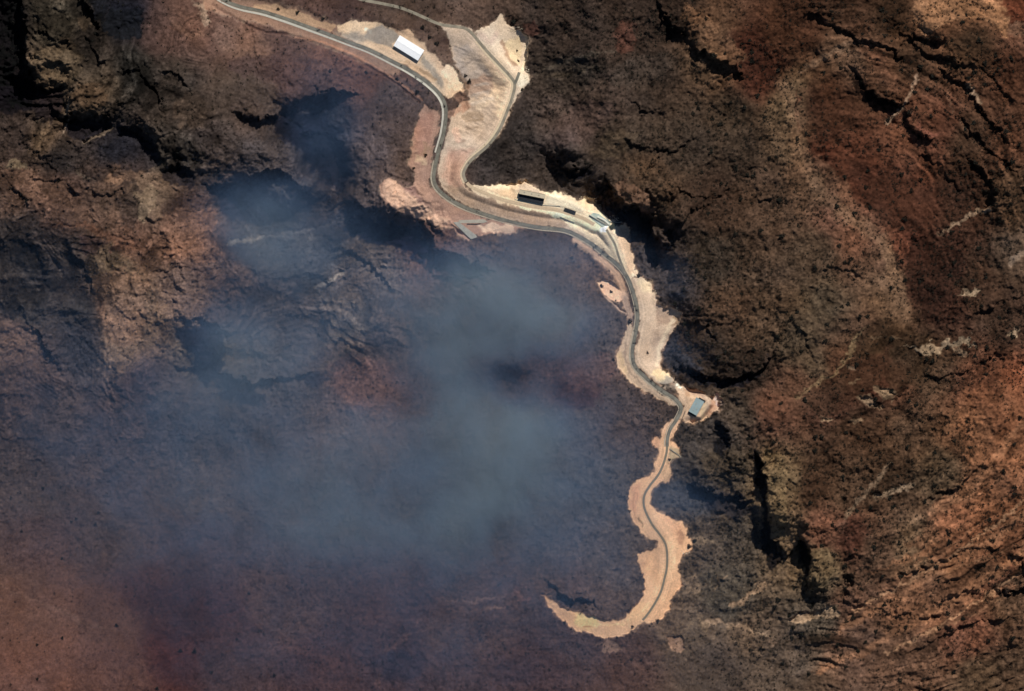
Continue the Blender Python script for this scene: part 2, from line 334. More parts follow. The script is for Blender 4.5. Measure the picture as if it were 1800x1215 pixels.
A([(310,575),(370,568),(392,600),(390,660),(360,680),(330,650),(345,625),(318,610)], (20,21,32), .95, 4)
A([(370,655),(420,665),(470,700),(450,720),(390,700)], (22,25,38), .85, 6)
A([(105,560),(150,540),(180,590),(185,640),(150,630),(120,600)], (50,47,50), .5, 12)
B(40,500,60,60,(60,54,52),.5); B(110,600,46,30,(52,50,56),.5); B(255,590,20,26,(124,100,80),.5)
A([(520,660),(560,655),(590,662),(560,676),(530,672)], (38,44,60), .7, 4)
# tan and pink slopes in the west
A([(30,305),(70,325),(110,350),(150,372),(140,400),(95,385),(45,345),(20,325)], (136,100,80), .8, 5)
A([(245,340),(272,325),(280,335),(268,365),(252,392),(244,375)], (140,112,84), .9, 2.5)
A([(275,385),(330,360),(382,375),(370,420),(395,450),(350,462),(310,445),(290,418)], (136,98,76), .6, 7)
A([(165,480),(210,470),(260,490),(262,540),(250,590),(215,615),(185,600),(190,550),(160,510)], (132,100,78), .6, 8)
S([(160,400),(210,425),(255,440)],12,(130,90,68),.8,4); S([(215,420),(195,445)],8,(96,62,52),.7,4)
S([(360,460),(420,480),(455,500)],26,(122,96,82),.6,8)
S([(405,428),(445,418),(490,412),(560,415)],12,(122,112,106),.6,4)
S([(550,505),(575,496),(600,482)],5,(128,116,106),.85,1.5); S([(600,430),(640,470),(690,500)],8,(102,90,82),.5,4)
S([(540,625),(575,600),(610,588),(650,570)],12,(112,100,88),.6,5); S([(550,655),(600,625),(640,600)],8,(116,100,86),.6,4)
S([(560,575),(600,565),(640,585)],6,(110,98,84),.5,4)
A([(590,640),(680,625),(700,680),(640,720),(590,690)], (120,86,74), .6, 16)
S([(10,290),(30,282),(50,300)],10,(150,128,98),.6,3); S([(50,270),(75,240),(85,210)],9,(118,92,66),.7,4)
S([(115,235),(120,200),(122,170)],3,(130,112,92),.6,1.2); S([(150,248),(178,235),(196,226)],4,(118,98,80),.8,1.4)
S([(190,318),(215,312),(235,318)],12,(130,98,76),.8,3); S([(130,300),(165,318)],6,(108,92,76),.5,3)
for i,(x,y,r) in enumerate([(70,110,20),(95,95,14),(120,75,16),(150,40,16),(60,115,12),(100,130,18),(140,105,14),(75,140,12)]): B(x,y,r,r*.6,(112,90,66),.55,-30+i*23)
B(160,170,34,22,(96,72,50),.6); B(340,195,34,30,(98,78,62),.55); B(440,210,34,40,(92,74,66),.5)
S([(345,5),(362,18),(372,40)],10,(172,140,114),.8,4); B(362,25,10,16,(182,150,124),.7)
S([(285,42),(300,52),(330,52),(350,45)],5,(96,64,50),.7,2); S([(300,30),(330,60),(372,55)],12,(140,102,82),.6,5)
B(425,70,60,22,(142,104,84),.7,18); S([(375,70),(420,95),(450,90)],14,(128,96,78),.6,5); B(460,120,60,20,(88,66,64),.5,10)
B(590,105,50,14,(122,82,66),.6,15); S([(500,110),(600,120),(700,128),(745,165)],14,(118,82,68),.55,6)
B(520,300,30,20,(90,78,76),.5); B(470,330,26,14,(80,74,74),.5)
# centre plateau and the lower left
B(895,655,34,18,(38,40,50),.9,12,.6); B(1010,690,46,26,(64,44,46),.85,10,.6); B(835,670,40,24,(62,54,60),.6,0,.6); B(930,615,60,20,(66,54,58),.6,10,.6)
B(1040,650,50,34,(96,70,66),.6,0,.6); B(1010,600,26,30,(94,76,70),.5)
B(340,1090,110,60,(66,44,44),.5,20,.6); B(420,1180,120,40,(62,50,54),.45,0,.6); B(800,1180,160,36,(66,54,60),.5,0,.5)
S([(-20,1010),(20,1035),(80,1060),(130,1085),(170,1100),(215,1102)],6,(140,108,90),.5,4,.8)
S([(-20,1060),(60,1075),(120,1100)],22,(134,98,78),.5,10); B(110,1160,150,50,(126,88,70),.4,15,.6)
S([(740,1090),(700,1130),(670,1160),(665,1215)],10,(108,80,70),.5,5); S([(770,1055),(860,1055),(905,1055)],3.5,(128,104,92),.8,1.6)
S([(850,1068),(885,1068)],5,(134,108,92),.7,2); S([(905,1030),(915,1055),(940,1050)],8,(126,92,80),.6,4)
B(990,1055,30,8,(54,54,62),.6,12); B(700,1170,44,26,(48,44,56),.6)
S([(560,900),(575,880),(600,870)],3,(70,70,78),.4,2)
# east: reds, ochres, pale washes, cliff shadows painted black
A([(1265,60),(1310,55),(1370,90),(1400,120),(1330,128),(1305,120),(1285,95)], (72,42,30), .55, 8)
A([(1200,10),(1250,35),(1300,85),(1308,110),(1295,120),(1250,95),(1215,60),(1195,30)], (116,86,60), .7, 5)
S([(1378,150),(1392,180),(1398,230)],18,(124,102,72),.75,4); S([(1400,150),(1402,200),(1400,240)],6,(104,50,34),.7,3)
A([(1405,150),(1470,160),(1520,200),(1480,250),(1420,260),(1402,215)], (68,44,31), .6, 10)
A([(1480,270),(1560,300),(1640,330),(1640,400),(1560,400),(1510,340)], (78,48,35), .55, 12)
S([(1430,270),(1465,320),(1490,370),(1520,400)],34,(122,90,68),.6,10)
S([(1405,130),(1440,105),(1470,90),(1490,75)],12,(128,104,82),.7,3); B(1480,85,16,10,(138,112,88),.7,-20)
S([(1500,75),(1540,110),(1570,150),(1600,170)],26,(112,78,58),.6,8)
S([(1556,216),(1580,188),(1600,160),(1612,135)],5,(140,118,98),.95,1.2,.8); S([(1605,210),(1625,232),(1648,236)],9,(122,76,60),.7,3)
S([(1695,155),(1710,168),(1722,182)],6,(136,118,96),.8,2); S([(1660,150),(1675,200),(1690,230)],3,(120,100,80),.4,2)
S([(1690,385),(1715,372),(1735,370)],6,(132,114,92),.8,2); S([(1650,410),(1680,392)],5,(132,114,92),.8,2)
A([(1605,-20),(1700,-20),(1770,20),(1770,70),(1720,35),(1660,40),(1620,62),(1600,30)], (172,128,88), .85, 3)
A([(1760,-20),(1830,-20),(1830,40),(1780,50),(1758,20)], (96,52,32), .8, 4); B(1790,55,22,12,(136,104,82),.7)
A([(1520,400),(1580,395),(1600,430),(1580,480),(1560,430)], (124,78,56), .6, 8)
S([(1560,430),(1570,470),(1580,500),(1590,560)],26,(126,100,74),.6,8)
A([(1600,420),(1680,400),(1700,470),(1640,560),(1600,530),(1590,480)], (62,38,29), .6, 10)
A([(1500,580),(1560,560),(1620,585),(1650,600),(1620,660),(1570,690),(1500,690),(1480,640)], (66,50,34), .6, 6)
A([(1490,640),(1560,610),(1560,690),(1470,720)], (80,46,33), .55, 8)
S([(1400,690),(1450,665),(1480,640),(1500,600),(1530,568)],5,(130,112,80),.75,2); S([(1405,694),(1460,668),(1492,634),(1512,600)],6,(74,44,30),.6,3)
A([(1595,608),(1625,612),(1660,604),(1700,600),(1706,612),(1680,614),(1655,612),(1640,626),(1620,626)], (140,124,100), .95, 1.5, 2)
S([(1670,615),(1690,622),(1700,630)],5,(130,114,92),.7,2); A([(1765,590),(1785,578),(1786,590)], (136,122,100), .8, 2)
A([(1680,520),(1700,510),(1722,508),(1712,518)], (144,128,104), .9, 1.5); S([(1775,465),(1785,452),(1805,442)],12,(130,116,100),.8,3)
A([(1484,642),(1502,646),(1502,652),(1488,650)], (124,108,88), .9, 1.2)
for x,y,rx,ry in [(1552,688,20,7),(1520,700,14,6),(1560,698,10,5),(1535,712,14,4),(1500,672,9,3),(1500,735,14,4),(1455,735,10,3),(1540,592,8,2),(1575,594,8,2)]: B(x,y,rx,ry,(136,116,90),.75,10,.5)
S([(1488,905),(1510,880),(1540,845),(1560,815)],8,(118,100,80),.7,3); S([(1540,872),(1570,862),(1602,852)],8,(122,106,86),.75,2.5)
S([(1452,965),(1480,925),(1490,910)],16,(116,84,66),.6,7)
A([(1340,790),(1372,800),(1382,860),(1380,930),(1372,955),(1356,950),(1352,880),(1340,830)], (124,106,74), .75, 4)
A([(1423,975),(1455,968),(1468,1000),(1455,1035),(1430,1035),(1421,1010)], (114,98,70), .7, 4)
A([(1472,930),(1500,915),(1540,930),(1500,960),(1480,960)], (76,48,36), .5, 6); A([(1420,930),(1470,905),(1480,950),(1440,965)], (122,82,60), .6, 6)
S([(1700,1070),(1740,1030),(1790,990)],20,(120,76,56),.5,8)
for p in ([(1560,1020),(1640,996),(1720,968),(1790,940)],[(1600,990),(1680,960),(1740,930),(1800,880)],[(1500,1010),(1580,990),(1660,950),(1740,880)],[(1650,860),(1700,860),(1760,820),(1800,780)],[(1600,1120),(1670,1080),(1740,1050)],[(1700,1060),(1740,1040),(1800,1030)]):
    S(p,9,(150,104,70),.5,4)
    S([(x+4,y+14) for x,y in p],4,(160,122,88),.5,2)
A([(1690,680),(1760,680),(1830,660),(1830,860),(1760,860),(1700,830),(1680,760)], (138,92,60), .45, 22)
A([(1660,880),(1740,840),(1830,850),(1830,940),(1730,960),(1640,1000),(1600,960)], (140,92,60), .45, 20)
A([(1385,1088),(1400,1078),(1440,1070),(1472,1064),(1470,1078),(1430,1086),(1400,1095)], (134,114,92), .9, 2)
for p in ([(1200,1105),(1240,1092),(1280,1098),(1320,1108),(1350,1118)],[(1290,1060),(1320,1040),(1345,1025)],[(1250,1035),(1280,1015)]): S(p,8,(124,106,84),.6,3,2)
B(1235,1100,10,8,(134,114,90),.8); B(1312,1110,22,9,(128,108,88),.7,15); B(1355,1130,10,5,(132,110,90),.8,20)
A([(1172,1120),(1200,1118),(1198,1140),(1188,1150),(1180,1135)], (142,116,96), .85, 2); S([(1040,1140),(1060,1128),(1070,1120)],5,(120,98,84),.6,2)
A([(1060,1118),(1075,1120),(1090,1140),(1070,1150),(1058,1140)], (116,96,82), .7, 3); S([(1190,960),(1230,952),(1260,958)],12,(124,110,92),.6,4); B(1215,1030,24,14,(126,110,92),.6,20)
A([(1145,850),(1200,850),(1260,860),(1260,910),(1200,905),(1150,890)], (54,60,70), .6, 10); A([(1230,860),(1310,870),(1330,905),(1290,915),(1240,895)], (26,30,44), .75, 8)  # the dark blue patch paints in shade under the rim
A([(1112,430),(1150,440),(1185,470),(1200,520),(1180,545),(1160,510),(1130,480)], (58,58,64), .5, 8)
A([(1165,600),(1190,580),(1200,620),(1230,650),(1190,655),(1165,640)], (48,54,66), .7, 7); B(1190,520,12,10,(30,34,46),.8)
B(1100,65,20,30,(96,54,40),.5); B(935,55,16,10,(100,62,48),.7); B(1130,125,60,26,(78,66,56),.4,-20); S([(940,130),(1000,105),(1080,90)],10,(92,80,66),.5,4); S([(960,135),(1060,115)],8,(96,80,60),.4,4)
B(1020,215,60,30,(92,70,62),.5,-30); B(1080,255,40,24,(94,76,54),.4,-30); B(1130,290,40,24,(88,66,46),.5,20)
A([(1075,325),(1095,315),(1130,335),(1150,370),(1130,372),(1100,358),(1085,348)], (104,78,60), .95, 2)
A([(1070,352),(1092,362),(1130,376),(1150,392),(1146,420),(1110,396),(1086,392),(1074,375)], (16,14,20), .9, 5)  # cast shade painted black under the rims, from here to the strata colours
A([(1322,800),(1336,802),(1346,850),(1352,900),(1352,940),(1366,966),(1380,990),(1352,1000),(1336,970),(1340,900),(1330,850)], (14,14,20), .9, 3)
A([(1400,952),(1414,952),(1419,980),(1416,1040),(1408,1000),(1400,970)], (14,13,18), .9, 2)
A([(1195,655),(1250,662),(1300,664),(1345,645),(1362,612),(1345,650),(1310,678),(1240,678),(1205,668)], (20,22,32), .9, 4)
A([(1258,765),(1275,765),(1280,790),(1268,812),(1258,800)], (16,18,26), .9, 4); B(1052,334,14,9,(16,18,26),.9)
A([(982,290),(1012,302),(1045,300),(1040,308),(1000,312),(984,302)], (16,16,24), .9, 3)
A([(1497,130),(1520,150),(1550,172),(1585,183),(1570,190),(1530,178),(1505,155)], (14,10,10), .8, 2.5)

# strata colours and general mottling
v1 = fbm(X, Y, 34, 4, 20); v2 = fbm(X, Y, 9, 3, 21); v3 = vnoise(X/2.6, Y/2.6)*2-1; v4 = vnoise(X/4.7+9, Y/4.7)*2-1
pale = np.array([1.28, 1.2, 1.1], F)
bE = 0.5*band(PE, 8, 3)+0.3*band(PE, 3.6, 5)-.6*sstep(.3,.75,band(PE, 17, 8))+.15*sstep(.3,.75,band(PE, 13, 9)); bW = 0.6*band(PWt, 6, 7)+0.4*band(PWt, 2.6, 9); bC = 0.6*band(PC, 8, 11)+0.4*band(PC, 3.4, 13)
mult = 1 + 0.8*mE*bE + 0.95*mW*bW + 0.6*mC*bC

# ------------------------------------------------------------------ graded earth
NATURAL = False
S([(1556,216),(1580,188),(1600,160),(1612,135)],5,(150,126,104),.95,1.2,1.6); S([(1695,155),(1710,168),(1722,182)],7,(140,120,98),.8,1.5,1.5)
S([(1690,388),(1715,374),(1738,370)],7,(140,120,98),.85,1.5,1.5); S([(1650,412),(1682,392)],6,(140,120,98),.85,1.5,1.5)
A([(1595,608),(1625,612),(1660,604),(1700,598),(1708,612),(1680,614),(1655,612),(1640,628),(1620,628)], (148,132,108), .95, 1.2, 2.4)
A([(1680,520),(1700,510),(1722,508),(1712,519)], (150,134,110), .95, 1.2, 1.5); A([(1765,592),(1785,577),(1787,590)], (140,124,102), .9, 1.5, 1.5); S([(1775,467),(1785,452),(1808,440)],12,(136,120,104),.9,2.5)
A([(1484,641),(1504,646),(1503,653),(1488,650)], (132,114,94), .95, 1, 1); 
for x,y,rx,ry in [(1555,688,20,6),(1520,702,13,5),(1535,714,12,4),(1452,736,8,3),(1540,592,8,2),(1576,594,8,2)]: B(x,y,rx,ry,(138,118,92),.85,10,.4)
S([(1485,908),(1510,880),(1540,845),(1562,812)],7,(126,106,84),.85,2.5,1.6); S([(1540,873),(1570,862),(1604,850)],8,(130,112,90),.85,2,1.6)
A([(1385,1090),(1400,1078),(1440,1070),(1474,1062),(1470,1079),(1430,1088),(1400,1097)], (168,144,114), .95, 1.6, 2)
for p in ([(1240,1094),(1280,1098),(1320,1108),(1352,1118)],[(1290,1062),(1320,1040),(1348,1024)]): S(p,9,(146,124,100),.85,2.5,2.4)
A([(1172,1120),(1200,1116),(1199,1140),(1188,1152),(1180,1136)], (150,122,100), .9, 1.6, 1.8); A([(1060,1118),(1075,1122),(1092,1142),(1070,1152),(1058,1142)], (128,104,88), .75, 2, 2)
A([(1405,694),(1460,668),(1492,634),(1512,592),(1560,560),(1600,590),(1560,660),(1500,705),(1440,735)], (64,48,34), .5, 3, 2); S([(1395,700),(1450,668),(1484,636),(1505,598)],5,(132,112,80),.6,2,1.4)
A([(1598,420),(1660,400),(1700,460),(1640,560),(1612,540),(1590,470)], (58,38,29), .5, 4, 2.5); A([(1500,330),(1560,300),(1640,330),(1650,400),(1600,412),(1540,400)], (72,46,33), .45, 5, 3)
S([(1375,150),(1398,200),(1405,260),(1440,330),(1490,385),(1550,425),(1575,490),(1585,560)],24,(134,106,80),.6,8,2)
for p in ([(1480,1100),(1560,1060),(1640,1010),(1720,960),(1800,900)],[(1440,1180),(1540,1130),(1640,1075),(1730,1015),(1810,960)],[(1640,900),(1700,860),(1750,800),(1800,730)]): S(p,14,(164,118,82),.6,5,2.4)
for p in ([(1500,1070),(1580,1030),(1660,985),(1730,935),(1800,880)],[(1560,1150),(1650,1100),(1740,1040),(1800,1000)]): S(p,5,(184,144,106),.7,1.5,2)
A([(165,490),(215,470),(260,495),(255,560),(245,600),(215,612),(190,600),(188,555)],(140,106,82),.6,6,2.6); A([(60,90),(120,70),(150,110),(130,150),(80,150)],(112,90,64),.6,5,3)
S([(550,505),(575,496),(602,480)],6,(150,136,122),.9,1.3,1); S([(403,428),(430,422),(455,418)],9,(150,136,122),.8,2,1.6); S([(455,417),(500,410),(560,398),(620,378)],5,(120,110,104),.7,2,2)
S([(556,512),(590,540),(625,565),(640,590)],4,(118,106,96),.55,1.5,2); S([(600,405),(650,440),(690,480),(700,520)],5,(112,98,90),.5,2,2)
S([(115,238),(120,205),(123,172)],3,(140,118,98),.8,1,1.5); S([(146,250),(176,236),(198,224)],4.5,(130,108,86),.9,1.2,1.2); B(206,316,15,6,(150,112,84),.9,0,.4); A([(245,350),(272,326),(280,336),(268,368),(252,400),(244,380)], (150,120,90), .9, 2, 1.5)
S([(25,305),(60,318),(110,345),(150,375),(190,395)],26,(136,100,78),.7,5,2.6); S([(100,395),(150,395),(200,415),(245,435)],6,(146,100,74),.8,2,1.6); A([(140,410),(165,408),(190,425),(170,450),(140,445)],(70,50,50),.7,4,2)
A([(290,385),(340,365),(380,378),(372,420),(385,440),(340,440),(300,420)],(140,100,78),.6,5,2.6)
MASK = np.zeros((NY, NX), F)     # how far the ground has been smoothed by machines
def E(poly, rgb, op=1.0, soft=1.4, rough=1.0, flat=1.0):
    w, m = area_mask(poly, soft+1.2, rough); m = sstep(.30, .74, m+.24*V2[w]*np.clip(4*m*(1.2-m), 0, 1)); paint(w, m, rgb, op); MASK[w] = np.maximum(MASK[w], m*flat)
def ES(poly, width, rgb, op=1.0, soft=1.4, rough=.7, flat=1.0):
    w, m = stroke_mask(poly, width, soft, rough); paint(w, m, rgb, op); MASK[w] = np.maximum(MASK[w], m*flat)
MAIN = [(372,-14),(391,-1),(410,8),(430,14),(460,20),(483,27),(510,36),(543,48),(576,60),(610,73),(650,88),(690,108),(717,122),(746,141),(769,161),(781,180),(784,202),(780,234),(775,252),(769,274),(764,298),(762.5,315),(768,330),(781,343),(798,355),(823,367),(856,378),(890,388),(920,395),(950,400),(983,403),(1000,407),(1017,415),(1042,430),(1063,447),(1083,463),(1097,478),(1107,496),(1115,520),(1120,542),(1121,562),(1117,587),(1112,612),(1112,632),(1119,648),(1133,662),(1150,677),(1167,689),(1186,701),(1196,712),(1197,722),(1190,737),(1178,755),(1173,773),(1172.5,790),(1169,807),(1162,826),(1155,838),(1143,853),(1133,870),(1131.5,887),(1136.5,903),(1147,923),(1160,940),(1170,957),(1173,978),(1172,1000),(1168,1018),(1162,1040),(1150,1063),(1137,1082),(1129,1091)]
UP = [(560,-40),(600,-14),(633,-1),(668,6),(700,13),(725,22),(743,30),(773,43),(800,47),(817,50),(826,56),(833,63),(853,87),(877,113),(899,137),(905,150),(900,173),(890,200),(877,230),(857,257),(830,280),(818,296),(815,310),(826,327),(853,340),(883,351),(920,360),(950,365),(983,370),(1020,382),(1045,395)]
TR = [(1066,404),(1073,416),(1081,430),(1088,452),(1095,470),(1103,490)]
ES(MAIN[:12], 44, (140,112,94), .7, 5, 1.5, .8)
ES([(370,5),(420,22),(470,32),(520,50),(580,72),(640,98)], 22, (136,104,86), .7, 3, 1.5, .8)
E([(440,20),(450,8),(490,8),(520,20),(560,36),(592,45),(580,55),(540,46),(490,28)], (170,138,108), .9, 2)
E([(590,44),(625,36),(660,38),(700,52),(728,68),(750,88),(775,110),(790,130),(812,148),(812,158),(790,172),(772,160),(745,135),(715,118),(680,100),(640,80),(600,62)], (196,168,138), 1, 2)
E([(592,46),(640,38),(665,44),(650,58),(610,60)], (206,176,142), .9, 3); B(648,53,5,3,(238,226,196),.95)
A([(645,52),(672,44),(700,58),(704,66),(690,78),(694,86),(664,76),(640,66)], (124,118,110), .85, 2, .6)
A([(590,55),(645,62),(660,74),(610,70)], (132,124,112), .7, 4)
A([(745,92),(765,110),(778,140),(782,160),(772,150),(755,125),(738,108)], (134,126,114), .75, 3, .8)
A([(700,108),(735,115),(765,140),(755,145),(725,128)], (196,160,124), .7, 4); S([(738,122),(750,130),(766,138)],6,(132,106,78),.7,2)
A([(688,40),(720,56),(760,95),(790,120),(822,150),(828,175),(815,200),(806,180),(815,160),(790,135),(755,100),(715,65),(690,50)], (136,98,76), .8, 4, 1.5)
A([(762,66),(785,62),(805,66),(790,85),(770,88)], (84,58,48), .8, 4, 1.5)
S([(640,22),(700,34),(745,60),(790,92)],22,(128,98,80),.45,8,2)
E([(770,38),(800,44),(830,52),(850,80),(880,112),(905,142),(907,170),(895,200),(880,235),(832,282),(814,298),(818,330),(850,343),(900,362),(960,374),(1010,384),(1052,400),(1082,436),(1096,470),(1070,448),(1030,420),(1000,404),(960,398),(900,388),(850,374),(800,352),(774,328),(770,300),(780,255),(792,205),(806,180),(826,172),(816,140),(800,108),(792,84),(782,60)], (184,160,136), 1, 1.6)
# cut slopes between the two roads
A([(795,80),(825,78),(850,108),(866,135),(862,165),(825,170),(812,140),(800,110)], (158,144,132), .85, 5)
A([(812,100),(835,85),(852,108),(828,130)], (168,148,128), .6, 5)
for i,(p,wd,c) in enumerate([([(812,118),(828,104)],4,(128,114,102)),([(824,150),(846,138),(862,140)],12,(146,118,100)),([(822,160),(850,155),(868,150)],10,(148,122,104)),([(815,205),(835,200),(846,205)],11,(142,120,98)),([(822,212),(846,210)],5,(140,116,92)),([(822,225),(838,224)],6,(140,118,98)),([(826,190),(838,190)],6,(150,128,108)),([(805,250),(818,248)],3,(142,116,98)),([(840,188),(858,178),(872,165)],12,(206,180,150)),([(828,182),(850,176),(866,172)],6,(196,176,154)),([(852,126),(860,122)],4,(120,112,108)),([(800,230),(806,245)],12,(204,166,140)),([(790,200),(812,190)],12,(172,132,108)),([(808,170),(818,185)],16,(156,116,92))]):
    S(p,wd,c,.75,2.2,1)
A([(868,120),(900,146),(898,175),(880,215),(868,200),(872,165)], (222,192,158), .7, 4)
A([(800,262),(830,262),(812,300),(815,330),(790,330),(775,310),(782,280)], (172,134,114), .75, 6); S([(790,262),(800,290),(792,320)],10,(150,116,100),.5,5)
A([(775,325),(820,332),(880,358),(960,374),(1000,385),(990,402),(940,396),(860,376),(810,356)], (150,126,106), .9, 3, .8)
S([(808,150),(824,145),(818,170),(823,190)],4,(120,92,72),.7,1.5)
S([(800,118),(812,132),(822,150)],8,(96,76,60),.7,3)
# bright spoil fans
E([(700,52),(712,50),(748,80),(790,124),(812,140),(820,158),(800,160),(782,168),(778,150),(770,128),(752,104)], (214,184,152), .6, 2, 1.5)
E([(782,108),(800,120),(818,152),(806,160),(786,150),(776,128)], (228,200,168), .85, 3, 1.5)
E([(833,54),(850,50),(862,44),(872,38),(880,25),(886,28),(888,42),(915,56),(927,68),(928,96),(920,112),(921,122),(930,130),(932,145),(924,158),(908,168),(898,190),(886,200),(905,150),(870,105),(842,70)], (198,176,150), 1, 1.3, 1.2)
A([(884,72),(915,62),(922,90),(912,112),(895,108),(888,90)], (208,182,142), .8, 4); S([(882,72),(888,88),(896,105),(906,112)],6,(146,114,92),.8,2)
S([(922,64),(926,90),(920,112),(915,130)],4,(212,196,164),.8,1.5); S([(843,60),(860,72),(872,60)],10,(180,152,134),.6,4); A([(912,130),(928,132),(930,148),(915,160),(908,150)], (212,200,176), .8, 3)
# west bank of the main road
E([(743,182),(768,196),(772,215),(766,250),(758,290),(754,320),(770,342),(800,362),(850,380),(900,393),(930,400),(902,409),(868,411),(840,414),(825,422),(800,402),(770,396),(740,388),(700,372),(674,356),(669,330),(672,318),(684,314),(700,322),(722,330),(733,305),(722,285),(728,240),(736,205)], (150,118,100), 1, 2.4, 1.6)
A([(678,318),(700,322),(718,340),(735,352),(760,372),(790,384),(780,396),(740,386),(700,366),(676,350)], (194,158,132), .75, 4, 1.5)
A([(735,205),(760,200),(760,240),(750,280),(738,280),(730,250)], (158,116,98), .6, 5); B(740,280,8,8,(190,160,128),.7); B(752,262,8,12,(140,116,88),.5)
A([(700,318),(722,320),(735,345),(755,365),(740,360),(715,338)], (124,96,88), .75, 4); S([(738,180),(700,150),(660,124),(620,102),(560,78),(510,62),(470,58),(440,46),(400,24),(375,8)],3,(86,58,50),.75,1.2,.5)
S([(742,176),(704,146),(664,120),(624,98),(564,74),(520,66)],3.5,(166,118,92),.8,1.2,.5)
E([(842,396),(870,392),(900,396),(905,406),(870,410),(850,408)], (196,166,140), .8, 2.5, 1.6)
# portal yard
E([(822,328),(850,324),(880,322),(905,322),(922,315),(932,322),(945,330),(960,336),(985,338),(1000,344),(1016,354),(1028,344),(1040,346),(1050,358),(1062,372),(1076,386),(1088,398),(1102,386),(1109,398),(1103,415),(1110,440),(1117,470),(1120,488),(1106,490),(1092,468),(1070,448),(1040,422),(1010,404),(985,388),(940,372),(890,360),(850,345)], (216,192,160), 1, 1.2, 1.3)
A([(905,326),(922,318),(940,330),(956,338),(955,345),(915,336)], (176,156,136), .8, 3); A([(860,334),(900,330),(910,342),(905,352),(880,346)], (184,156,126), .7, 4)
S([(850,338),(880,348),(920,362),(960,372),(1000,382)],7,(236,210,174),.9,2,.8)
A([(1000,378),(1040,385),(1066,400),(1060,412),(1020,400),(1000,392)], (232,212,174), .8, 4); A([(1085,405),(1104,400),(1112,450),(1118,485),(1104,480),(1094,450)], (204,170,138), .8, 3)
A([(960,344),(1000,350),(1030,366),(1020,374),(985,366),(962,358)], (198,186,160), .7, 4); B(1030,352,10,7,(232,196,160),.8); B(1062,403,10,5,(240,240,226),.9,-30); B(975,342,14,4,(232,220,184),.8,12)
A([(1020,400),(1062,412),(1090,460),(1084,460),(1060,444),(1030,420)], (184,166,138), .6, 5)
# east shelf below the yard
E([(1108,490),(1126,487),(1142,491),(1150,504),(1156,520),(1153,532),(1168,538),(1176,534),(1188,546),(1198,552),(1190,574),(1178,590),(1166,610),(1160,636),(1168,652),(1184,662),(1190,672),(1170,676),(1146,668),(1124,648),(1117,628),(1122,590),(1126,560),(1122,530),(1112,505)], (190,164,138), 1, 1.3, 1.3)
A([(1152,535),(1176,542),(1178,565),(1156,575),(1150,560)], (156,130,110), .75, 3); S([(1188,552),(1174,578),(1162,602),(1154,640)],6,(214,190,158),.8,2); A([(1146,580),(1160,580),(1158,602),(1150,612),(1144,600)], (164,138,116), .7, 4)
A([(1150,645),(1165,650),(1182,664),(1160,670),(1142,658)], (214,188,146), .8, 3); S([(1184,556),(1190,562),(1184,572)],5,(138,110,84),.8,1.5); A([(1120,492),(1144,492),(1150,515),(1126,510)], (198,178,146), .7, 4)
# west shoulder
E([(1050,496),(1060,490),(1075,494),(1090,508),(1096,522),(1088,532),(1072,526),(1058,512)], (216,174,144), 1, 1.5, .5)
ES([(1066,522),(1084,538),(1100,550)], 3.5, (182,152,130), .8, 1.2); E([(1094,500),(1108,530),(1114,560),(1104,555),(1092,530)], (176,146,124), .8, 2.5)
ES([(1010,422),(1040,442),(1070,468),(1090,492),(1096,515)], 9, (196,160,132), .9, 2.5)
E([(1108,560),(1118,590),(1110,615),(1111,640),(1130,664),(1160,688),(1186,706),(1194,716),(1180,712),(1150,696),(1118,680),(1096,660),(1085,640),(1086,620),(1094,606),(1102,580)], (186,160,134), 1, 1.4, 1.2)
S([(1102,600),(1100,630),(1108,655),(1130,676)],4,(128,108,92),.6,1.8); A([(1086,622),(1096,612),(1096,640),(1106,660),(1094,655)], (198,170,132), .7, 2.5)
# clearing with the blue-grey building
E([(1184,682),(1192,676),(1206,677),(1218,684),(1240,692),(1256,700),(1262,692),(1269,703),(1262,720),(1248,732),(1232,742),(1208,742),(1194,734),(1200,712),(1196,702)], (192,162,134), 1, 1.6, 1.3)
B(1196,682,9,5,(246,232,206),.95,25); B(1206,696,7,9,(166,132,104),.8,-20); A([(1206,678),(1236,690),(1240,700),(1215,692)], (156,128,112), .7, 3); A([(1250,705),(1262,706),(1254,726),(1244,732)], (164,122,96), .8, 3); S([(1240,712),(1232,735)],6,(206,180,144),.8,2); B(1265,702,4,8,(206,182,172),.8)
A([(1155,668),(1180,662),(1192,678),(1184,690),(1160,680)], (136,126,112), .85, 2.5)
# lower corridor
E([(1198,738),(1190,760),(1182,774),(1198,784),(1200,800),(1182,808),(1178,822),(1180,845),(1160,850),(1144,868),(1143,886),(1158,902),(1176,908),(1196,916),(1208,928),(1206,944),(1216,950),(1218,964),(1204,974),(1198,990),(1192,1000),(1198,1016),(1202,1028),(1196,1040),(1180,1054),(1174,1070),(1166,1084),(1150,1094),(1122,1098),(1096,1116),(1060,1120),(1036,1114),(1010,1106),(984,1090),(964,1068),(950,1046),(976,1060),(1005,1072),(1034,1084),(1062,1091),(1094,1088),(1116,1066),(1132,1042),(1130,1012),(1126,996),(1121,976),(1134,967),(1148,966),(1156,962),(1154,952),(1136,944),(1118,922),(1107,904),(1104,872),(1108,854),(1126,840),(1150,830),(1154,810),(1158,795),(1160,780),(1166,752),(1180,736)], (206,168,138), 1, 1.5, 1.3)
E([(1144,774),(1156,762),(1162,778),(1158,790),(1150,784)], (204,162,134), .95, 1.5); A([(1110,856),(1128,846),(1122,880),(1116,905),(1108,890)], (192,146,122), .7, 4)
A([(1160,905),(1190,918),(1204,930),(1196,950),(1186,945),(1176,925)], (194,152,124), .7, 4); A([(1190,930),(1204,940),(1200,962),(1192,955)], (146,112,94), .7, 3); A([(1170,945),(1190,955),(1190,990),(1178,1000),(1176,965)], (222,184,150), .7, 4)
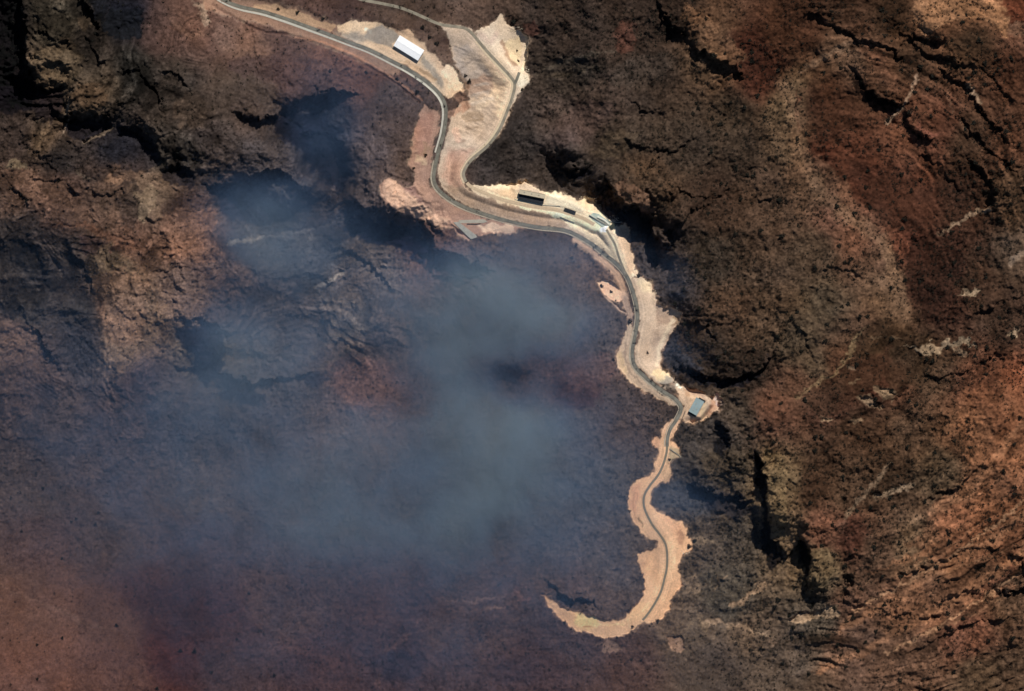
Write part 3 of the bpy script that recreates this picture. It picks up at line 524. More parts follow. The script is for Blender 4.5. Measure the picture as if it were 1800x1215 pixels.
A([(1130,975),(1160,970),(1166,1000),(1158,1040),(1136,1070),(1136,1010)], (222,180,146), .65, 5); A([(1010,1078),(1045,1088),(1052,1100),(1030,1106),(1008,1096)], (244,196,146), .85, 4)
A([(1120,1060),(1150,1060),(1125,1090),(1090,1098),(1070,1100),(1095,1092)], (222,184,146), .6, 4); S([(1025,1102),(1046,1102)],2.5,(170,132,102),.9,.8,.3); S([(1040,1100),(1080,1098),(1096,1098)],3,(236,200,158),.6,1.5)
A([(1176,786),(1198,792),(1198,804),(1176,812)], (146,138,118), .75, 2.5); S([(1178,790),(1196,802)],2,(110,96,80),.8,.8,.4); A([(1176,812),(1182,840),(1164,848),(1166,824)], (190,158,128), .7, 3)
S([(1124,912),(1130,926)],3,(112,92,66),.8,1.2); S([(1113,880),(1114,900),(1120,918)],2,(170,130,106),.6,1,.4); S([(1120,866),(1118,890)],2,(170,130,106),.5,1,.4)

# ------------------------------------------------------------------ roads: height profile and blend
def lin(poly, zs):     # z given at polyline fractions
    P = np.array(poly, float); L = np.concatenate([[0], np.cumsum(np.hypot(*np.diff(P, axis=0).T))]); L /= L[-1]
    return np.interp(L, [a for a, _ in zs], [b for _, b in zs])
MAINs = catmull(MAIN, 4); UPs = catmull(UP, 4); TRs = catmull(TR, 4)
zMAIN = lin(MAINs, [(0,6),(.2,2),(.35,0),(.5,0),(.6,-2),(.8,-3),(1,-5)])
zUP = lin(UPs, [(0,9),(.25,8),(.45,10),(.62,8.5),(.78,6),(1,4)])
zTR = lin(TRs, [(0,8),(1,0.3)])
def bench(lines, wh, w_in, w_out):
    p = lines; xs = [q[0] for q in p]; ys = [q[1] for q in p]
    w = win(min(xs)-w_out-5, max(xs)+w_out+5, min(ys)-w_out-5, max(ys)+w_out+5)
    d, s, a, v = dist_poly(p, X[w], Y[w], val=list(wh))
    return w, d, v
ground_extra = 0
# soften natural relief under graded earth, then add ragged relief elsewhere
mid = 15*fbm(X+20*W1, Y+20*W2, 150, 4, 30, .5, True) + 6*fbm(X, Y, 55, 4, 31, .55)
crev = fbm(X+4*w1, Y+4*w2, 19, 4, 35, .6, True)
fine = 3.0*fbm(X, Y, 17, 4, 32, .62) + 1.5*fbm(X, Y, 7, 3, 33, .7, True) + 2.2*crev + 1.1*grain
fine2 = 0.8*fbm(X, Y, 5, 2, 34)
flat = (1-0.9*MASK)*(1-.6*PALE)
gul = 9*fbm(X+12*w1, Y+12*w2, 80, 4, 36, .55, True)
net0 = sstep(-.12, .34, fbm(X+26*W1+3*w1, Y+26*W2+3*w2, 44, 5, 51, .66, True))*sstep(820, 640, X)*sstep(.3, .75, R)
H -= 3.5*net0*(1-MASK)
H += ((mid+gul)*np.clip(R-0.12, 0.04, 1) + (fine+fine2)*(0.10+1.0*R))*flat
# benches
acc_w = np.zeros((NY, NX), F); acc_z = np.zeros((NY, NX), F)
for ln, z, a, b in ((UPs, zUP, 9, 40), (MAINs, zMAIN, 12, 40), (TRs, zTR, 5, 18)):
    w, d, v = bench(ln, z, a, b)
    ww = (1/(1+(d/7.0)**2))*sstep(b*1.6, 6, d)
    acc_w[w] += ww; acc_z[w] += ww*v
dm = np.full((NY, NX), 1e3, F)
for ln in (MAINs, UPs, TRs):
    w, d, v = bench(ln, zMAIN[:1].repeat(len(ln)), 12, 60); dm[w] = np.minimum(dm[w], d)
bl = sstep(34, 7.5, dm)*np.where(MASK > .5, 1, .75)
bl = np.maximum(bl, sstep(8, 6, dm))
zt = acc_z/np.maximum(acc_w, 1e-6)
H = np.where(bl > 0, H*(1-bl)+zt*bl, H)
# pads: warehouse, portal yard, clearing
def pad(poly, z, soft=7):
    w, m = area_mask(poly, soft, 0); k = m*sstep(4, 9, dm[w]); H[w] = H[w]*(1-k)+z*k
pad([(640,50),(672,42),(700,52),(765,98),(772,122),(735,120),(690,96),(650,76)], 2.2)
pad([(900,330),(925,325),(965,338),(1015,356),(1030,372),(985,372),(940,362),(905,352)], 6)
pad([(1030,368),(1052,372),(1080,392),(1085,408),(1055,408),(1030,390)], 4, 4)
pad([(1205,695),(1245,696),(1252,712),(1232,738),(1203,734)], -1.5, 5)
pad([(792,386),(850,384),(856,392),(836,425),(825,424)], 0.2, 4)
# rills down the cut slope between yard and road
w, m = area_mask([(775,325),(820,332),(880,358),(960,374),(1000,385),(990,402),(940,396),(860,376),(810,356)], 4, 0)
H[w] += m*sstep(5, 9, dm[w])*0.9*fbm((X[w]+0.3*Y[w])*3.0, Y[w]*0.35, 9, 2, 40)
w, m = area_mask([(795,70),(860,90),(900,150),(880,230),(820,280),(800,240),(820,170)], 8, .5)
rl = fbm((X[w]*0.35-Y[w]*0.9)*1.6, (X[w]*.9+Y[w]*.3)*0.5, 16, 3, 41, .5, True)
H[w] += m*sstep(6, 16, dm[w])*1.3*rl
H += (0.30*fbm(X, Y, 12, 3, 44)+.12*v3)*MASK*sstep(5, 9, dm)
# the berm that follows the road in the north-west
w, m = stroke_mask([(738,180),(700,150),(660,124),(620,102),(560,78),(510,62),(470,58),(440,46),(400,24),(375,8)], 4, 2, .4)
H[w] -= 1.8*m

# soil pushed over the edges of the cleared ground
def blur(a, r):
    c = np.cumsum(np.pad(a, ((r+1, r), (0, 0)), mode='edge'), 0, dtype=np.float64); a = (c[2*r+1:]-c[:-2*r-1])/(2*r+1)
    c = np.cumsum(np.pad(a, ((0, 0), (r+1, r)), mode='edge'), 1, dtype=np.float64); return ((c[:, 2*r+1:]-c[:, :-2*r-1])/(2*r+1)).astype(F)
bm_ = blur(blur(MASK, 3), 3)
sp = sstep(.25, .9, bm_*1.5+.5*v2+.25*v3)*(1-MASK)*sstep(0, .12, bm_)
col = col*(1-.62*sp[..., None])+s2l((150,124,100))*.62*sp[..., None]
# ------------------------------------------------------------------ final colour
nat = 1-MASK
mult = 1 + (mult-1)*nat*(1-.85*PALE)
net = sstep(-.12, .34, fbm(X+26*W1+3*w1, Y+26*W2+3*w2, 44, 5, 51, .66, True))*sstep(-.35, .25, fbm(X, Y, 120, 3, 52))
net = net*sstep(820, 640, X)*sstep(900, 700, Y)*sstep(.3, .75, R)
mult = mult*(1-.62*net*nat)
mult = mult*(1 + nat*(0.22*v1-.42*sstep(.60,.80,vnoise(X/3.1+40,Y/3.1))*np.clip(.5+v1,0,1)+.50*sstep(.66,.86,vnoise(X/3.4,Y/3.4+77))*(.2+.8*R)+(0.40*v2+0.26*v3+0.22*v4+.34*crev+.42*grain*sstep(900, 1200, X))*(.3+.75*R)) + MASK*(0.13*v1+0.12*v2+0.10*v3+.16*sstep(40,4,dm)*(vnoise(dm/1.9,PE/60)*2-1)))
sat = fbm(X, Y, 46, 3, 50)
hue = np.stack([1+0.07*sat, 1-0*sat, 1-0.09*sat], -1)
lum = col.mean(-1, keepdims=True); col = np.where(nat[..., None] > .5, lum+(col-lum)*.84*np.where(X[..., None]>1100,.94,1), col)
GAIN = np.where(MASK[..., None] > 0, 1, 1)*0.97
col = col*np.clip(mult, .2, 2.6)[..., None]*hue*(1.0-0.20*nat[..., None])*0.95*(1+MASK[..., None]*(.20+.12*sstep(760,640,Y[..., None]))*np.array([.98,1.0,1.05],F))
eastw = sstep(1000, 1250, X)[..., None]*nat[..., None]
col = col*(1+eastw*(np.array([1.15, .99, .87], F)-1))
col = col*(1+(sstep(400, 500, Y)*sstep(1210, 1130, X)*sstep(120, 420, X)*sstep(1120, 960, Y))[..., None]*nat[..., None]*(np.array([1.32, 1.25, 1.2], F)-1))
col = col*(1+(sstep(730, 800, Y)*MASK)[..., None]*(np.array([1.08, 1.0, .87], F)-1))
swt = (sstep(900, 1060, Y)*sstep(1250, 1000, X)*sstep(250, 480, X))[..., None]*nat[..., None]
col = col*(1+swt*(np.array([1.30, 1.14, 1.10], F)-1))
col = col*(1+(sstep(900, 1060, Y)*sstep(480, 300, X))[..., None]*(np.array([.86, .76, .76], F)-1))
col = np.clip(col, 0.004, 0.86).astype(F)

def zat(px, py):
    i = np.clip(np.searchsorted(ax, px)-1, 0, NX-2); j = np.clip(np.searchsorted(ay, py)-1, 0, NY-2)
    u = (px-ax[i])/(ax[i+1]-ax[i]); v = (py-ay[j])/(ay[j+1]-ay[j])
    return float((H[j, i]*(1-u)+H[j, i+1]*u)*(1-v)+(H[j+1, i]*(1-u)+H[j+1, i+1]*u)*v)

# ------------------------------------------------------------------ materials
def new_mat(name):
    m = bpy.data.materials.new(name); m.use_nodes = True
    nt = m.node_tree; b = nt.nodes['Principled BSDF']; return m, nt, b
def lrgb(c): return tuple(float(v) for v in s2l(c))+(1,)
def mat(name, rgb, rough=.85, metal=0, var=.25, scale=.6, stretch=(1,1,1), bump=.1):
    m, nt, b = new_mat(name)
    tc = nt.nodes.new('ShaderNodeTexCoord'); mp = nt.nodes.new('ShaderNodeMapping'); mp.inputs['Scale'].default_value = stretch
    nt.links.new(tc.outputs['Object'], mp.inputs['Vector'])
    n = nt.nodes.new('ShaderNodeTexNoise'); n.inputs['Scale'].default_value = scale; n.inputs['Detail'].default_value = 6
    nt.links.new(mp.outputs[0], n.inputs['Vector'])
    r = nt.nodes.new('ShaderNodeValToRGB'); c = lrgb(rgb)
    r.color_ramp.elements[0].position = .3; r.color_ramp.elements[1].position = .7
    r.color_ramp.elements[0].color = tuple(v*(1-var) for v in c[:3])+(1,)
    r.color_ramp.elements[1].color = tuple(min(v*(1+var), .9) for v in c[:3])+(1,)
    nt.links.new(n.outputs['Fac'], r.inputs['Fac']); nt.links.new(r.outputs['Color'], b.inputs['Base Color'])
    b.inputs['Roughness'].default_value = rough; b.inputs['Metallic'].default_value = metal; b.inputs['Specular IOR Level'].default_value = .25
    if bump:
        bp = nt.nodes.new('ShaderNodeBump'); bp.inputs['Strength'].default_value = bump; bp.inputs['Distance'].default_value = .3
        nt.links.new(n.outputs['Fac'], bp.inputs['Height']); nt.links.new(bp.outputs[0], b.inputs['Normal'])
    return m
def ground_mat():
    m, nt, b = new_mat('desert_ground')
    at = nt.nodes.new('ShaderNodeAttribute'); at.attribute_name = 'soil'
    tc = nt.nodes.new('ShaderNodeTexCoord')
    n = nt.nodes.new('ShaderNodeTexNoise'); n.inputs['Scale'].default_value = .55; n.inputs['Detail'].default_value = 5; n.inputs['Roughness'].default_value = .7
    nt.links.new(tc.outputs['Object'], n.inputs['Vector'])
    mr = nt.nodes.new('ShaderNodeMapRange'); mr.inputs['From Min'].default_value = .3; mr.inputs['From Max'].default_value = .7
    mr.inputs['To Min'].default_value = .72; mr.inputs['To Max'].default_value = 1.28
    nt.links.new(n.outputs['Fac'], mr.inputs['Value'])
    vm = nt.nodes.new('ShaderNodeVectorMath'); vm.operation = 'SCALE'
    nt.links.new(at.outputs['Color'], vm.inputs[0]); nt.links.new(mr.outputs[0], vm.inputs['Scale'])
    nt.links.new(vm.outputs[0], b.inputs['Base Color'])
    b.inputs['Roughness'].default_value = 1; b.inputs['Specular IOR Level'].default_value = 0.05
    bp = nt.nodes.new('ShaderNodeBump'); bp.inputs['Strength'].default_value = .6; bp.inputs['Distance'].default_value = 1.0
    nt.links.new(n.outputs['Fac'], bp.inputs['Height']); nt.links.new(bp.outputs[0], b.inputs['Normal'])
    return m

# ------------------------------------------------------------------ ground mesh
def build_ground():
    me = bpy.data.meshes.new('ground')
    co = np.empty((NN, 3), F)
    co[:, 0] = (X-900).ravel(); co[:, 1] = (607.5-Y).ravel(); co[:, 2] = H.ravel()
    idx = np.arange(NN, dtype=np.int32).reshape(NY, NX)
    q = np.stack([idx[1:, :-1], idx[1:, 1:], idx[:-1, 1:], idx[:-1, :-1]], -1).reshape(-1, 4)
    me.vertices.add(NN); me.vertices.foreach_set('co', co.ravel())
    nq = len(q); me.loops.add(nq*4); me.loops.foreach_set('vertex_index', q.ravel())
    me.polygons.add(nq); me.polygons.foreach_set('loop_start', np.arange(0, nq*4, 4, dtype=np.int32))
    me.polygons.foreach_set('use_smooth', np.ones(nq, bool))
    me.update(calc_edges=True)
    a = me.attributes.new('soil', 'FLOAT_COLOR', 'POINT')
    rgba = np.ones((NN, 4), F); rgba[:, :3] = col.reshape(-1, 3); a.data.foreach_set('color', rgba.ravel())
    me.materials.append(ground_mat())
    o = bpy.data.objects.new('ground', me); C.objects.link(o); o['kind'] = 'structure'
    return o
build_ground()

# ------------------------------------------------------------------ helpers for built things
def mesh_obj(name, verts, faces, m, parent=None, loc=None):
    me = bpy.data.meshes.new(name); me.from_pydata([tuple(v) for v in verts], [], faces); me.update()
    me.materials.append(m); o = bpy.data.objects.new(name, me); C.objects.link(o)
    if parent: o.parent = parent
    if loc: o.location = loc
    return o
class MB:
    def __init__(s): s.v = []; s.f = []
    def box(s, cx, cy, z0, sx, sy, sz, a=0):
        n = len(s.v); c, t = math.cos(a), math.sin(a)
        for z in (z0, z0+sz):
            for x, y in ((-1,-1),(1,-1),(1,1),(-1,1)):
                x *= sx/2; y *= sy/2; s.v.append((cx+x*c-y*t, cy+x*t+y*c, z))
        s.f += [(n,n+3,n+2,n+1),(n+4,n+5,n+6,n+7)]+[(n+i, n+(i+1)%4, n+4+(i+1)%4, n+4+i) for i in range(4)]
        return s
    def prism(s, pts, ya, yb):      # profile in x-z, extruded along y
        n = len(s.v); k = len(pts)
        s.v += [(x, ya, z) for x, z in pts]+[(x, yb, z) for x, z in pts]
        s.f += [tuple(n+i for i in range(k)), tuple(n+k+i for i in reversed(range(k)))]
        s.f += [(n+i, n+k+i, n+k+(i+1)%k, n+(i+1)%k) for i in range(k)]
        return s
    def cyl(s, cx, cy, z0, z1, r, r2=None, k=8):
        r2 = r if r2 is None else r2; n = len(s.v)
        for z, q in ((z0, r), (z1, r2)):
            s.v += [(cx+q*math.cos(6.2832*i/k), cy+q*math.sin(6.2832*i/k), z) for i in range(k)]
        s.f += [tuple(n+i for i in reversed(range(k))), tuple(n+k+i for i in range(k))]
        s.f += [(n+i, n+(i+1)%k, n+k+(i+1)%k, n+k+i) for i in range(k)]
        return s
    def out(s, name, m, parent=None): return mesh_obj(name, s.v, s.f, m, parent)
def thing(name, label, cat, px, py, z, rot=0, group=None):
    o = bpy.data.objects.new(name, None); C.objects.link(o); o.location = (PX(px), PY(py), z); o.rotation_euler = (0, 0, rot)
    o['label'] = label; o['category'] = cat
    if group: o['group'] = group
    return o
def tag(o, label, cat, group=None):
    o['label'] = label; o['category'] = cat
    if group: o['group'] = group
    return o

# road strips laid on the benched ground
def strip(name, line, width, m, lift=.16, off=0.0, wvar=None, structure=True, thick=0):
    P = np.array(line, float); n = len(P); T = np.gradient(P, axis=0); T /= np.hypot(T[:, 0], T[:, 1])[:, None]
    Nn = np.stack([-T[:, 1], T[:, 0]], 1)
    cols = 5; V = []; Fc = []
    for i in range(n):
        wd = width if wvar is None else width*wvar(i/(n-1))
        zs = []
        pts = [P[i]+Nn[i]*(off+wd*(k/(cols-1)-.5)) for k in range(cols)]
        zs = [max(zat(*p), zat(*(p+T[i]*1.2)), zat(*(p-T[i]*1.2))) for p in pts]
        for p, z in zip(pts, zs): V.append((PX(p[0]), PY(p[1]), z+lift))
    for i in range(n-1):
        for k in range(cols-1):
            a = i*cols+k; Fc.append((a, a+cols, a+cols+1, a+1))
    o = mesh_obj(name, V, Fc, m)
    if structure: o['kind'] = 'structure'
    for p in o.data.polygons: p.use_smooth = True
    # make sure normals look up
    if o.data.polygons[0].normal.z < 0: o.data.flip_normals()
    return o
def dense(line, d=2.0):
    P = np.array(line, float); L = np.concatenate([[0], np.cumsum(np.hypot(*np.diff(P, axis=0).T))])
    s = np.arange(0, L[-1], d); return np.stack([np.interp(s, L, P[:, 0]), np.interp(s, L, P[:, 1])], 1)
asphalt = mat('worn_asphalt', (112,108,96), .9, 0, .28, .09)
asphalt2 = mat('dusty_asphalt', (138,129,112), .9, 0, .26, .1)
concrete = mat('pale_concrete', (190,184,168), .85, 0, .12, .25)
paint_m = mat('road_paint', (170,168,158), .8, 0, .15, 1)
dust = mat('graded_dust', (196,172,142), .95, 0, .12, .3)
mains = dense(MAINs)
k1 = int(len(mains)*.80)
strip('main_road', mains[:k1], 6.2, asphalt, .17)
strip('lower_road', mains[k1-1:], 4.0, mat('lower_asphalt', (122,112,92), .9, 0, .15, .35), .18)
k2 = int(len(mains)*.33)
strip('road_shoulder', mains[:k2], 3.6, concrete, .19, 5.3, lambda t: .75+.35*math.sin(6*t)**2)
strip('road_shoulder', mains[k2+6:k1], 2.2, mat('dusty_concrete', (168,156,136), .9, 0, .2, .2), .19, 4.6, lambda t: .6+.5*math.sin(9*t+1)**2)
ups = dense(UPs)
kk = int(len(ups)*.72)
strip('upper_road', ups[:kk], 5.2, asphalt2, .17)
strip('dirt_track', ups[kk:], 6, dust, .17)
strip('road_verge', ups[int(len(ups)*.36):kk], 3.0, mat('verge_dust', (208,188,156), .95, 0, .1, .3), .15, 4.4, lambda t: .7+.5*math.sin(7*t)**2)
strip('yard_track', dense(TRs), 4, asphalt2, .17)
strip('spur_track', dense(catmull([(905,148),(910,136),(913,127)], 4)), 5, asphalt, .22)
# painted centre line dashes, real sheets a few millimetres above the asphalt
def line_marks(line, m, name):
    V = []; Fc = []
    for i in range(0, len(line)-3, 6):
        a = np.array(line[i]); b = np.array(line[i+2]); t = (b-a)/np.hypot(*(b-a)); n = np.array([-t[1], t[0]])*.09
        k = len(V)
        for p in (a-n, b-n, b+n, a+n): V.append((PX(p[0]), PY(p[1]), zat(*p)+.26))
        Fc.append((k, k+1, k+2, k+3))
    o = mesh_obj(name, V, Fc, m); o['kind'] = 'structure'
line_marks(mains[:k1], paint_m, 'road_marking')

def slab(name, quad, m, lift=.25, z=None, thick=.5, label=None, cat=None):
    zz = [zat(*p) for p in quad]
    zt_ = (max(zz)+lift) if z is None else z
    V = [(PX(x), PY(y), zt_) for x, y in quad]+[(PX(x), PY(y), zt_-thick-1) for x, y in quad]; n = len(quad)
    Fc = [tuple(range(n)), tuple(reversed(range(n, 2*n)))]+[(i, n+i, n+(i+1)%n, (i+1)%n) for i in range(n)]
    o = mesh_obj(name, V, Fc, m)
    bm = bmesh.new(); bm.from_mesh(o.data); bmesh.ops.recalc_face_normals(bm, faces=bm.faces); bm.to_mesh(o.data); bm.free()
    if label: tag(o, label, cat)
    else: o['kind'] = 'structure'
    return o

# ------------------------------------------------------------------ warehouse
M_white = mat('white_roof_sheet', (252,252,250), .5, 0, .02, .2, (8,1,1), .05)
M_wall = mat('grey_wall_panel', (150,152,146), .8, 0, .12, .3)
M_dark = mat('dark_door', (48,52,50), .7, 0, .15, .5)
M_grey = mat('grey_concrete', (158,154,142), .85, 0, .15, .25)
M_tan = mat('dusty_roof', (192,178,152), .9, 0, .10, .2)
M_black = mat('dark_roof_and_shade', (36,38,42), .8, 0, .3, .3)  # dark roofs, and the black blocks that stand in for shade
M_blue = mat('blue_grey_roof', (140,156,156), .7, 0, .12, .12)
M_trim = mat('dark_trim', (62,72,78), .7, 0, .1, .4)
M_wood = mat('weathered_pole', (92,74,58), .9, 0, .2, 1)
def wh():
    cx, cy = 718.9, 84.7; ang = math.radians(-31.7); L, Wd, h, rh = 50.6, 20.8, 5.6, .8
    t = thing('warehouse', 'large white roofed warehouse on the grey apron beside the main road', 'warehouse', cx, cy, zat(cx, cy)+.1, ang)
    # x along the length
    w = MB(); w.box(0, -Wd/2+.25, -1.5, L-1, .5, h+1.5); w.box(0, Wd/2-.25, -1.5, L-1, .5, h+1.5)
    w.out('side_wall', M_wall, t)
    for s in (-1, 1):
        g = MB()
        xs = s*(L/2-.75)
        n = len(g.v)
        pr = [(-Wd/2+.5, -1.5), (Wd/2-.5, -1.5), (Wd/2-.5, h), (0, h+rh-.1), (-Wd/2+.5, h)]
        g.v += [(xs-.25, y, z) for y, z in pr]+[(xs+.25, y, z) for y, z in pr]
        g.f += [tuple(n+i for i in range(5)), tuple(n+5+i for i in reversed(range(5)))]+[(n+i, n+5+i, n+5+(i+1)%5, n+(i+1)%5) for i in range(5)]
        g.out('end_wall', M_wall, t)
    r = MB()
    for s in (-1, 1):   # two roof slopes built of standing-seam sheets
        k = 25
        for i in range(k):
            x0 = -L/2+i*L/k; x1 = x0+L/k-.02; n = len(r.v)
            e = s*(Wd/2+.35); z0 = h-.02; z1 = h+rh
            r.v += [(x0, 0, z1+.12), (x1, 0, z1+.12), (x1, e, z0+.12), (x0, e, z0+.12), (x0, 0, z1), (x1, 0, z1), (x1, e, z0), (x0, e, z0)]
            r.f += [(n,n+1,n+2,n+3),(n+4,n+7,n+6,n+5),(n,n+4,n+5,n+1),(n+1,n+5,n+6,n+2),(n+2,n+6,n+7,n+3),(n+3,n+7,n+4,n)]
    ro = r.out('roof', M_white, t)
    bm = bmesh.new(); bm.from_mesh(ro.data); bmesh.ops.recalc_face_normals(bm, faces=bm.faces); bm.to_mesh(ro.data); bm.free()
    MB().box(0, 0, h+rh+.1, L, .8, .18).out('ridge_cap', M_white, t)
    for i in range(5):
        MB().cyl(-20+i*10, 0, h+rh+.28, h+rh+.75, .35, .3, 10).out('roof_vent', M_white, t)
    MB().box(L/2-.38, 0, -.1, .3, 7.5, 4.6).out('door', M_dark, t)
    for i in range(4): MB().box(-18+i*12, -Wd/2-.06, 0, 6.2, .3, 4.2).out('door', M_dark, t)
    MB().box(0, -Wd/2-.12, 4.45, L-2, .3, .35).out('gutter', M_trim, t)
wh()
# low structures of the tunnel yard
def shed():
    cx, cy = 935.5, 341.5; ang = math.radians(-11.2); z = zat(cx, 346)
    t = thing('long_building', 'long pale roofed building in the yard with its south side shadow built as a black block', 'building', cx, cy, z+.05, ang)
    MB().box(0, 0, -1.5, 45.5, 7.2, 9.3).out('wall', M_grey, t)
    MB().box(0, 0, 7.8, 46.3, 8.0, .3).out('roof', M_tan, t)
    p = MB(); p.box(0, 3.85, 8.1, 46.3, .3, .5); p.box(-23, 0, 8.1, .3, 7.4, .5); p.box(23, 0, 8.1, .3, 7.4, .5); p.out('parapet', M_tan, t)
    MB().box(0, -8.2, -1.5, 44.2, 9.2, 4.6).out('shadow_bay', M_black, t)  # black block and its top take the place of the tall wing's shadow
    MB().box(0, -8.2, 3.1, 44.8, 9.7, .22).out('shadow_top', M_black, t)
    for i in range(5): MB().box(-17.5+i*8.7, -12.85, 0, 5.6, .3, 2.7).out('door', M_dark, t)
    for i in range(3): MB().box(-14+i*13, 0.6, 8.1, 1.8, 1.5, .9).out('roof_unit', M_grey, t)
shed()
def small():
    cx, cy = 1002, 370.6; ang = math.radians(-18.8)
    t = thing('storage_container', 'small long black roofed shed standing alone on the pale yard', 'shed', cx, cy, zat(cx, cy)+.05, ang)
    MB().box(0, 0, -.5, 20.6, 3.6, 3.3).out('wall', M_dark, t)
    r = MB(); r.box(0, 0, 2.8, 21.2, 4.1, .18)
    for i in range(10): r.box(-9+i*2, 0, 2.98, .12, 4.1, .08)
    r.out('roof', M_black, t)
    for i in range(4): MB().box(-7.5+i*5, -1.92, 0, 2.6, .16, 2.3).out('door', M_trim, t)
    MB().box(10.34, 0, 0, .12, 1.4, 2.1).out('door', M_grey, t)
small()
def blue():
    cx, cy = 1224.2, 714.6; ang = math.atan2(25.7, 14.4); L, Wd, h = 28.2, 16.0, 4.6
    z = zat(cx, cy)
    t = thing('pump_station', 'flat blue grey roofed building in the sandy clearing at the road bend', 'building', cx, cy, z+.05, ang)
    MB().box(0, 0, -1.5, L, Wd, h+1.5).out('wall', M_wall, t)
    MB().box(0, 0, h, L-.8, Wd-.8, .15).out('roof', M_blue, t)
    p = MB()
    p.box(0, Wd/2-.15, h, L, .4, .55); p.box(0, -Wd/2+.15, h, L, .4, .55); p.box(L/2-.15, 0, h, .4, Wd-.8, .55); p.box(-L/2+.15, 0, h, .4, Wd-.8, .55)
    p.out('parapet', M_blue, t)
    for x, y in ((-8, 2), (-3, -2), (4, 3)): 
        u = MB().box(x, y, h+.15, 1.8, 1.4, .8).out('roof_unit', M_grey, t)
    for i in range(3): MB().box(-L/2-.06, -5+i*5, 0, .2, 3.2, 3.2).out('door', M_dark, t)
    for i in range(5): MB().box(-10+i*5, -Wd/2-.05, 1.6, 1.6, .16, 1.2).out('window', M_trim, t)
    # black block standing in for shade at the lower end, store at the upper
    MB().box(-L/2-1.9, 0, -1, 3.6, Wd-.6, 3.2).out('shade_block', M_black, t)
    MB().box(L/2+1.3, -3, -1, 2.4, 13, 3.4).out('rear_store', M_black, t)
blue()
def wall(pts, w, h, m, label, name='retaining_wall', cat='wall', group=None, z=None):
    P = dense(pts, 2.5) if len(pts) > 1 else pts
    P = list(P)+[np.array(pts[-1], float)]
    V = []; Fc = []; n = len(P)
    for i, p in enumerate(P):
        a = P[max(i-1, 0)]; b = P[min(i+1, n-1)]; t = (b-a)/max(np.hypot(*(b-a)), 1e-6); nn = np.array([-t[1], t[0]])*w/2
        zb = zat(*p); zt_ = (zb+h) if z is None else z
        for q, zz in ((p-nn, zb-1.5), (p+nn, zb-1.5), (p+nn, zt_), (p-nn, zt_)): V.append((PX(q[0]), PY(q[1]), zz))
    for i in range(n-1):
        for k in range(4):
            a = i*4+k; b = i*4+(k+1)%4; Fc.append((a, b, b+4, a+4))
    Fc += [(3,2,1,0), tuple(4*(n-1)+k for k in range(4))]
    o = mesh_obj(name, V, Fc, m)
    bm = bmesh.new(); bm.from_mesh(o.data); bmesh.ops.recalc_face_normals(bm, faces=bm.faces); bm.to_mesh(o.data); bm.free()
    return tag(o, label, cat, group)
slab('concrete_apron', [(1035,380),(1043,374),(1052,376),(1073,391),(1072,399),(1058,399)], mat('wet_concrete', (172,182,170), .8, 0, .12, .3), .25)
wall([(1036,377.5),(1050,386),(1068,396)], 1.6, 3.0, concrete, 'pale concrete wall running down the middle of the tunnel portal ramp')
wall([(1050,381),(1062,387),(1071,394.5)], 2.6, 4.0, mat('bright_concrete', (226,222,206), .8, 0, .08, .3), 'brightest thick concrete wall on the upper side of the portal ramp')
wall([(1060,378),(1066,383),(1071,389),(1082,391.5),(1094,390.5)], 1.3, 3.2, M_grey, 'thin bent grey wall reaching east from the portal to the ravine edge')
def dark_hut():
    t = thing('portal_building', 'small dark green grey block at the east end of the portal ramp', 'building', 1077, 397.5, zat(1077, 397.5), math.radians(38))
    MB().box(0, 0, -1.5, 12, 6.2, 5.5).out('wall', M_grey, t)
    MB().box(0, 0, 4.0, 12.5, 6.7, .25).out('roof', mat('green_black_roof', (56,60,50), .8, 0, .2, .4), t)
    MB().box(-2, -3.15, 0, 3, .16, 2.8).out('door', M_dark, t)
dark_hut()
# concrete ramp below the main road
slab('access_ramp', [(797,391),(806,390),(836,413),(839,417),(828,421)], M_grey, .3)
slab('access_road', [(806,387.2),(851,385.6),(857,389.8),(850,392),(808,392.4)], mat('ramp_concrete', (166,158,142), .85, 0, .12, .25), .22)
wall([(793.5,393.5),(811,407),(825,420)], 1.0, 1.6, M_wood, 'low brown kerb wall along the lower left edge of the concrete ramp', 'kerb_wall')
wall([(809,393.5),(818,401),(829,408.5)], 1.0, 1.5, M_wood, 'low brown kerb wall along the upper right edge of the concrete ramp', 'kerb_wall')
wall([(821,393.6),(835,394),(845,393.2)], 1.0, 1.4, M_wood, 'short brown kerb wall under the level branch road beside the main road', 'kerb_wall')
wall([(1204.5,722.5),(1202,730),(1199,736.5)], .9, 2.4, M_dark, 'short dark free standing wall west of the blue grey roofed building', 'boundary_wall')
wall([(1177,789),(1186,795),(1197,803)], .9, 1.6, M_grey, 'low grey wall crossing the grey pad east of the lower road', 'boundary_wall')
wall([(1010,391),(1000,387),(985,381)], .5, .9, concrete, 'thin pale parapet along the south edge of the tunnel yard', 'parapet_wall')
wall([(905,350.5),(935,356.5),(960,361),(985,362)], .8, .9, concrete, 'pale concrete kerb wall in front of the long building', 'kerb_wall')
